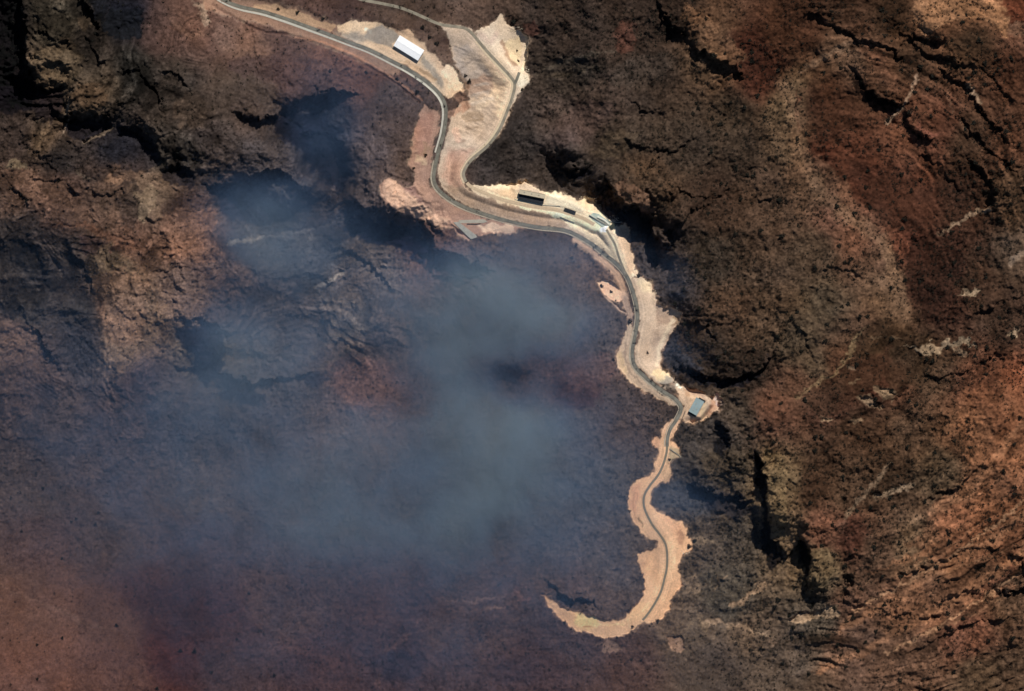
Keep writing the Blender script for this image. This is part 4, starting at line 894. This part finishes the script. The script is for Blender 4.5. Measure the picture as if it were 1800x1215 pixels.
# utility poles
def pole(px, py, h, label, first=None):
    z = zat(px, py)
    t = thing('utility_pole', label, 'pole', px, py, z, math.radians(60), 'utility poles near the road')
    MB().cyl(0, 0, -1, h, .32, .2, 8).out('pole', M_wood, t)
    a = MB(); a.box(0, 0, h-.9, 3.2, .22, .22); a.box(0, 0, h-2.1, 2.4, .2, .2); a.out('crossarm', M_wood, t)
    for x in (-1.4, 0, 1.4): MB().cyl(x, 0, h-.68, h-.35, .1, .1, 6).out('insulator', M_trim, t)
pole(583, 57, 15, 'tall utility pole on the north verge casting its shadow across the main road')
pole(720, 110, 11, 'utility pole on the sand just south of the white roofed warehouse')
pole(366, 30, 12, 'utility pole near the pale spur at the top left end of the road')
pole(903, 176, 9, 'utility pole beside the upper road south of the fork')

# pale rubble: one heap that nobody could count
def rubble(name, spots, m, seed):
    rng = random.Random(seed); V = []; Fc = []
    for cx, cy, rx, ry, n, s in spots:
        for i in range(n):
            a = rng.random()*6.28; r = math.sqrt(rng.random()); x = cx+rx*r*math.cos(a); y = cy+ry*r*math.sin(a)
            z = zat(x, y); q = s*(.4+rng.random()); k = len(V)
            V.extend((PX(x)+q*(rng.random()*.7+.4)*sx, PY(y)+q*(rng.random()*.7+.4)*sy, z+q*sz*(rng.random()*.5+.5)) for sx, sy, sz in ((1,0,.2),(0,1,.2),(-1,0,.2),(0,-1,.2),(.1,.1,1.1)))
            Fc.extend([(k,k+1,k+4),(k+1,k+2,k+4),(k+2,k+3,k+4),(k+3,k,k+4)])
    o = mesh_obj(name, V, Fc, m); o['kind'] = 'stuff'; o['label'] = 'pale broken rock tipped along the edges of the cleared ground'
    return o
rubble('rubble', [(1196,682,9,5,60,1.2),(1040,352,12,6,70,1.2),(1052,366,8,8,60,1.2),(1030,348,12,4,50,1.1),(1190,548,5,8,50,1),(1078,385,10,6,60,1.1),(925,130,5,14,60,1),(905,52,14,5,40,1),(1205,970,8,5,40,1),(1150,520,5,12,50,1),(975,341,22,3,50,.9),(1262,700,5,7,40,1)],
       mat('pale_rock', (214,198,172), .95, 0, .2, .3), 5)

# ------------------------------------------------------------------ shrubs
M_shrub = mat('dry_shrub_leaves', (26,25,18), .95, 0, .35, 1.2)
def shrub_mesh(seed, n=70, name='desert_shrub'):
    rng = random.Random(seed); V = []; Fc = []
    for i in range(n):
        th = rng.random()*6.283; ph = math.acos(rng.random()); r = .45+.55*rng.random()**.5
        lump = 1+.35*math.sin(th*3+seed)
        c = Vector((math.sin(ph)*math.cos(th)*r*lump, math.sin(ph)*math.sin(th)*r*lump, .12+math.cos(ph)*r*.75))
        s = .16+.2*rng.random(); k = len(V)
        u = Vector((rng.gauss(0,1), rng.gauss(0,1), rng.gauss(0,.6))).normalized(); v = u.cross(Vector((rng.gauss(0,1), rng.gauss(0,1), 1))).normalized()
        V += [c+u*s, c+v*s, c-u*s*.9, c-v*s*.8]; Fc.append((k, k+1, k+2, k+3))
    # short woody core
    k = len(V); V += [(.12,0,-.2),(-.06,.1,-.2),(-.06,-.1,-.2),(0,0,.6)]; Fc += [(k,k+1,k+3),(k+1,k+2,k+3),(k+2,k,k+3)]
    me = bpy.data.meshes.new(name); me.from_pydata([tuple(q) for q in V], [], Fc); me.update(); me.materials.append(M_shrub); return me
shm = [shrub_mesh(i) for i in range(6)]
used = []
def shrub(px, py, r, label, group):
    rng = random.Random(int(px*31+py*7))
    o = bpy.data.objects.new('desert_shrub', shm[rng.randrange(6)]); C.objects.link(o)
    o.location = (PX(px), PY(py), zat(px, py)-.05); o.scale = (r*(.9+.3*rng.random()), r*(.9+.3*rng.random()), r*(.8+.3*rng.random())); o.rotation_euler = (0, 0, rng.random()*6.28)
    tag(o, label, 'shrub', group); used.append((px, py))
SH = [(917.8,158,4.2,'large round shrub alone on the pale shoulder just below the road fork'),(911,107,3,'shrub at the foot of the red gully inside the pale spoil fan'),
(909,89,2.2,'small shrub on the crest of the pale spoil fan'),(818,133,3.6,'dark shrub at the head of the gully between the two roads'),(825,143,4.6,'largest dark shrub in the gully between the two roads'),
(768,77,4.6,'dark shrub patch in the hollow north east of the warehouse'),(755,66,4,'shrub north of the warehouse roof corner on the brown bank'),(743,48,3.8,'shrub below the upper road near its first bend'),
(748,273,3.2,'lone shrub on the pink bank west of the main road'),(727,296,3,'shrub at the edge of the pink bank where the slope turns dark'),(733,162,4,'shrub on the berm south west of the main road bend'),(698,139,3.6,'shrub casting a long shadow on the berm below the warehouse'),
(706,147,2.6,'small shrub just right of the berm shrub with a long shadow'),(489,16,3.8,'shrub on the tan verge above the road at the top'),(523,22,3.6,'shrub on the tan verge beside the dark slope at the top'),(568,33,3,'shrub at the corner of the tan verge and brown hill'),
(1057,503,3.8,'shrub on the left end of the pink clearing west of the road'),(1074,513,2.8,'shrub in the middle of the pink clearing west of the road'),(1082,529,2.6,'shrub on the lower edge of the pink clearing west of the road'),(1107,565,4.4,'dark shrub tight against the west side of the road'),
(1138,620,2.8,'lone small shrub on the wide sandy shelf east of the road'),(1187,534,6.5,'big dark shrub clump at the tip of the sandy shelf'),(1203,568,5,'dark shrub clump just south east of the sandy shelf tip'),(1013,430,4,'shrub on the bank just below the main road curve'),
(1005,453,3.2,'shrub on the brown slope inside the main road curve'),(1132,415,4,'shrub at the east edge of the sandy ridge below the portal'),(1122,485,4,'shrub between the sandy ridge and the sandy shelf'),(1107,899,3,'shrub on the left edge of the lower sandy corridor'),
(1078,632,3,'dark shrub left of the road shoulder bulge'),(38,934,3.2,'lone shrub on the red plain at the far left'),(109,982,3.4,'lone dark shrub on the plain above the pale lower left slope'),(126,917,3.2,'leftmost of the shrubs clustered on the grey plain at the left'),
(134,912,2.6,'small shrub touching the cluster on the grey plain at the left'),(173,901,3.4,'topmost shrub of the cluster on the grey plain at the left'),(168,922,3.2,'shrub below the topmost one on the grey plain at the left'),(205,1099,3.6,'dark shrub at the end of the pale line on the lower left slope'),
(110,1121,3,'shrub in the middle of the orange lower left slope'),(66,1133,2.8,'small shrub left on the orange lower left slope'),(66,1193,3,'shrub near the bottom edge of the orange lower left slope'),(276,1210,3.4,'shrub at the very bottom edge left of centre'),
(317,1144,4.2,'shrub at the edge of the dark red patch lower left'),(342,1145,4.6,'wide shrub right beside the dark red patch lower left'),(372,1182,3.6,'lone shrub on the purple plain near the bottom'),(482,1187,4,'shrub on the purple plain at the bottom centre left'),
(416,1124,3.2,'shrub above the purple plain at the bottom'),(437,1043,3.6,'dark shrub under the smoke edge at lower left'),(580,126,4,'shrub on the red slope below the road at the top'),(643,127,3,'shrub on the red slope south west of the warehouse'),
(76,858,3.4,'shrub on the smoky plain at left below the dark ridge'),(1395,1036,3.4,'shrub at the foot of the black cliff in the south east'),(1110,1160,3,'shrub on the dark plain below the end of the road'),(1085,1121,3,'shrub tight below the sandy curve at the bottom'),
(992,1094,3.4,'shrub at the lower left edge of the sandy curve'),(1156,1092,4,'shrub at the lower right edge of the sandy curve'),(1112,1102,3,'shrub where the road ends in the sand'),(1212,961,4.4,'dark shrub at the eastern tip of the lower sandy corridor'),
(1222,951,4.2,'dark shrub just outside the eastern tip of the lower sandy corridor'),(1177,808,2.6,'shrub at the lower corner of the grey pad east of the road'),(904,38,6,'dark clump right above the spoil fan at the top')]
for x, y, r, lab in SH: shrub(x, y, r*.8, lab, 'single shrubs named by their place')
rng = np.random.RandomState(3)
def free(x, y): return all((x-a)**2+(y-b)**2 > 64 for a, b in used)
REG = [('dark shrub among many on the brown hills in the upper right', 'shrubs of the upper right hills', (1200,1790,10,420), 95),
       ('dark shrub among many on the brown slopes east of the road', 'shrubs of the slopes east of the road', (1200,1790,430,800), 75),
       ('dark shrub among many on the tan plateau at the lower right', 'shrubs of the lower right plateau', (1360,1790,820,1200), 70)]
MKs = MASK
for lab, grp, (x0, x1, y0, y1), n in REG:
    k = 0
    while k < n:
        x, y = rng.uniform(x0, x1), rng.uniform(y0, y1)
        i = np.searchsorted(ax, x); j = np.searchsorted(ay, y)
        if MKs[j, i] > .2 or not free(x, y): continue
        shrub(x, y, rng.uniform(2.9, 4.3), lab, grp); k += 1
# everything smaller: one mass
def scrub():
    n = 150000
    xs = rng.uniform(-60, 1860, n); ys = rng.uniform(-60, 1275, n)
    i = np.clip(np.searchsorted(ax, xs), 0, NX-1); j = np.clip(np.searchsorted(ay, ys), 0, NY-1)
    east = np.clip((xs-(900+0.27*ys))/120, 0, 1)
    clump = np.clip(0.5+1.6*fbm(xs.astype(F), ys.astype(F), 60, 3, 61), 0, 1)
    dens = (0.05+0.60*east*clump+.09*clump)*(1-MKs[j, i])*np.where((xs < 450) & (ys > 880), .12, 1)
    keep = rng.rand(n) < dens
    xs, ys, i, j = xs[keep], ys[keep], i[keep], j[keep]; n = len(xs)
    z = H[j, i]; sz = 0.95+1.6*rng.rand(n)**2.0+.3*rng.rand(n)
    bv, bf = [], []
    r2 = random.Random(4)
    for q in range(14):
        th = q*2.399; ph = math.acos(1-(q+.5)/14*.95); c = Vector((math.sin(ph)*math.cos(th), math.sin(ph)*math.sin(th), math.cos(ph)*.8))*.75
        for e in range(3):
            d = Vector((r2.gauss(0,1), r2.gauss(0,1), r2.gauss(0,.7))).normalized()*.55; bv.append(tuple(c+d))
        bf.append((q*3, q*3+1, q*3+2))
    bv = np.array(bv, F); bf = np.array(bf, np.int32); m = len(bv)
    ang = rng.rand(n)*6.283; ca, sa = np.cos(ang), np.sin(ang)
    vx = (bv[None, :, 0]*ca[:, None]-bv[None, :, 1]*sa[:, None])*sz[:, None]*1.15+(xs-900)[:, None]
    vy = (bv[None, :, 0]*sa[:, None]+bv[None, :, 1]*ca[:, None])*sz[:, None]*1.15+(607.5-ys)[:, None]
    vz = bv[None, :, 2]*sz[:, None]+z[:, None]
    co = np.stack([vx, vy, vz], -1).reshape(-1, 3).astype(F)
    fc = (bf[None]+(np.arange(n)*m)[:, None, None]).reshape(-1, 3).astype(np.int32)
    me = bpy.data.meshes.new('scrub'); me.vertices.add(len(co)); me.vertices.foreach_set('co', co.ravel())
    me.loops.add(fc.size); me.loops.foreach_set('vertex_index', fc.ravel()); me.polygons.add(len(fc)); me.polygons.foreach_set('loop_start', np.arange(0, fc.size, 3, dtype=np.int32)); me.update(calc_edges=True)
    me.materials.append(M_shrub)
    o = bpy.data.objects.new('scrub', me); C.objects.link(o); o['kind'] = 'stuff'; o['label'] = 'low dark scrub speckling the rocky hills'
    print('scrub', n)
scrub()

# ------------------------------------------------------------------ smoke
# x, y, radius x, radius y, angle, strength
SM = [(880,515,105,55,15,.95),(975,560,55,70,0,.35),(870,550,140,95,0,.45),(850,600,105,45,0,.40),(760,530,60,60,0,.35),(770,660,70,80,0,.60),(850,800,120,120,0,.95),(820,900,130,70,-20,.45),(900,740,100,50,0,.50),(960,760,60,60,0,.25),(650,780,110,90,10,.36),(560,880,120,90,20,.36),(640,940,150,70,10,.28),
      (480,385,80,58,0,.55),(500,450,90,50,10,.42),(580,240,70,90,0,.22),(430,610,90,100,0,.62),(540,610,60,90,0,.35),(350,690,100,70,0,.22),(660,560,90,60,0,.35),(620,450,120,70,0,.20),(230,780,240,150,0,.17),(450,820,200,150,0,.28),
      (330,950,240,140,0,.16),(800,1010,300,120,0,.24),(1010,860,140,150,0,.32),(1190,880,80,50,0,.12),(960,440,100,36,10,.35),(1040,570,80,110,0,.14),(650,1150,420,80,0,.10),(1190,625,40,30,0,.08),(640,120,120,60,15,.10),(1185,490,30,30,40,.08),(60,620,160,160,0,.10)]
HOLE = [(897,656,44,18,8,.92),(1005,690,50,26,8,.75),(930,640,50,16,0,.4),(655,690,60,26,-10,.45),(690,420,60,22,20,.5)]
def smoke():
    x0, x1, y0, y1, za, zb = PX(-700), PX(1420), PY(1600), PY(-60), -70, 200
    # closed lumpy envelope, its rim where the smoke has thinned to nothing
    nx, ny = 40, 34; V = []; Fc = []
    for lay in (0, 1):
        for j in range(ny+1):
            for i in range(nx+1):
                u, v = i/nx, j/ny; x = x0+(x1-x0)*u; y = y0+(y1-y0)*v
                e = min(1, 6*min(u, 1-u, v, 1-v)); 
                V.append((x, y, (zb*(.55+.45*e)+10*math.sin(x*.013)*math.cos(y*.017)) if lay else za))
    st = (nx+1)*(ny+1)
    for j in range(ny):
        for i in range(nx):
            a = j*(nx+1)+i; Fc.append((a, a+nx+1, a+nx+2, a+1)); Fc.append((st+a, st+a+1, st+a+nx+2, st+a+nx+1))
    for i in range(nx):
        a = i; Fc.append((a, a+1, st+a+1, st+a)); a = ny*(nx+1)+i; Fc.append((a+1, a, st+a, st+a+1))
    for j in range(ny):
        a = j*(nx+1); Fc.append((a+nx+1, a, st+a, st+a+nx+1)); a = j*(nx+1)+nx; Fc.append((a, a+nx+1, st+a+nx+1, st+a))
    m = bpy.data.materials.new('smoke'); m.use_nodes = True; nt = m.node_tree; nt.nodes.clear()
    out = nt.nodes.new('ShaderNodeOutputMaterial'); pv = nt.nodes.new('ShaderNodeVolumePrincipled'); nt.links.new(pv.outputs[0], out.inputs['Volume'])
    tc = nt.nodes.new('ShaderNodeTexCoord')
    def math_(op, a, b=None, c=None):
        n = nt.nodes.new('ShaderNodeMath'); n.operation = op
        for k, s in enumerate((a, b, c)):
            if s is None: continue
            if isinstance(s, (int, float)): n.inputs[k].default_value = s
            else: nt.links.new(s, n.inputs[k])
        return n.outputs[0]
    nz = nt.nodes.new('ShaderNodeTexNoise'); nz.inputs['Scale'].default_value = .0075; nz.inputs['Detail'].default_value = 4; nz.inputs['Roughness'].default_value = .55; nz.inputs['Distortion'].default_value = .6
    nt.links.new(tc.outputs['Object'], nz.inputs['Vector'])
    # warp the position with the noise colour so that puffs lose their round outline
    wv = nt.nodes.new('ShaderNodeVectorMath'); wv.operation = 'SUBTRACT'; nt.links.new(nz.outputs['Color'], wv.inputs[0]); wv.inputs[1].default_value = (.5, .5, .5)
    wm = nt.nodes.new('ShaderNodeVectorMath'); wm.operation = 'MULTIPLY_ADD'; nt.links.new(wv.outputs[0], wm.inputs[0]); wm.inputs[1].default_value = (130, 130, 0); nt.links.new(tc.outputs['Object'], wm.inputs[2])
    pos = wm.outputs[0]
    def blob(x, y, rx, ry, ang, s):
        mp = nt.nodes.new('ShaderNodeMapping'); mp.vector_type = 'TEXTURE'
        mp.inputs['Location'].default_value = (PX(x), PY(y), 75); mp.inputs['Rotation'].default_value = (0, 0, math.radians(-ang)); mp.inputs['Scale'].default_value = (rx, ry, 55)
        nt.links.new(pos, mp.inputs['Vector'])
        d = nt.nodes.new('ShaderNodeVectorMath'); d.operation = 'DOT_PRODUCT'; nt.links.new(mp.outputs[0], d.inputs[0]); nt.links.new(mp.outputs[0], d.inputs[1])
        e = math_('POWER', .3679, d.outputs['Value'])
        return e, s
    tot = None
    for b in SM:
        e, s = blob(*b); tot = math_('MULTIPLY', e, s) if tot is None else math_('MULTIPLY_ADD', e, s, tot)
    for b in HOLE:
        e, s = blob(*b[:6]); k = math_('SUBTRACT', 1, math_('MULTIPLY', e, s)); tot = math_('MULTIPLY', tot, k)
    n2 = nt.nodes.new('ShaderNodeTexNoise'); n2.inputs['Scale'].default_value = .016; n2.inputs['Detail'].default_value = 4; n2.inputs['Roughness'].default_value = .6; n2.inputs['Distortion'].default_value = .4
    nt.links.new(pos, n2.inputs['Vector'])
    mr = nt.nodes.new('ShaderNodeMapRange'); mr.inputs['From Min'].default_value = .3; mr.inputs['From Max'].default_value = .7; mr.inputs['To Min'].default_value = .25; mr.inputs['To Max'].default_value = 1.75
    nt.links.new(n2.outputs['Fac'], mr.inputs['Value'])
    mr.inputs['To Min'].default_value = .4; mr.inputs['To Max'].default_value = 1.6
    dens = math_('MULTIPLY', math_('MULTIPLY', tot, mr.outputs[0]), 0.0112)
    nt.links.new(dens, pv.inputs['Density'])
    cr = nt.nodes.new('ShaderNodeValToRGB'); cr.color_ramp.elements[0].position = .12; cr.color_ramp.elements[0].color = (.29, .48, .84, 1)
    cr.color_ramp.elements[1].position = .95; cr.color_ramp.elements[1].color = (.57, .75, .88, 1); nt.links.new(tot, cr.inputs['Fac']); nt.links.new(cr.outputs['Color'], pv.inputs['Color'])
    pv.inputs['Anisotropy'].default_value = .1
    m.cycles.volume_step_rate = 1.6
    o = mesh_obj('smoke', V, Fc, m); o['kind'] = 'stuff'; o['label'] = 'thin blue grey smoke drifting over the dark valley and plateau'
    return o
smoke()

# ------------------------------------------------------------------ light, sky, camera
sc = bpy.context.scene
w = bpy.data.worlds.new('World'); sc.world = w; w.use_nodes = True; nt = w.node_tree
bg = nt.nodes['Background']; sk = nt.nodes.new('ShaderNodeTexSky'); sk.sky_type = 'NISHITA'; sk.sun_disc = False
sk.sun_elevation = SUN_EL; sk.sun_rotation = SUN_AZ; sk.altitude = 1500; sk.dust_density = .6
nt.links.new(sk.outputs[0], bg.inputs['Color']); bg.inputs['Strength'].default_value = .05; sk.ozone_density = 2.5
sl = bpy.data.lights.new('sun', 'SUN'); sl.energy = 4.5; sl.angle = math.radians(.5); sl.color = (1, .965, .91)
so = bpy.data.objects.new('sun', sl); C.objects.link(so)
d = Vector((math.sin(SUN_AZ)*math.cos(SUN_EL), math.cos(SUN_AZ)*math.cos(SUN_EL), math.sin(SUN_EL)))
so.rotation_euler = (-d).to_track_quat('-Z', 'Y').to_euler(); so.location = d*3000
cam = bpy.data.cameras.new('camera'); co = bpy.data.objects.new('camera', cam); C.objects.link(co)
ALT = 14000
co.location = (0, 0, ALT); co.rotation_euler = (0, 0, 0)
cam.sensor_fit = 'HORIZONTAL'; cam.sensor_width = 36; cam.lens = 36*ALT/1800.0
cam.clip_start = 100; cam.clip_end = 60000
sc.camera = co
sc.view_settings.view_transform = 'Standard'; sc.view_settings.look = 'None'; sc.view_settings.exposure = 0; sc.view_settings.gamma = 1
sc.cycles.volume_max_steps = 64; sc.cycles.max_bounces = 6
print('script', round(time.time()-T0, 1), NX, NY)
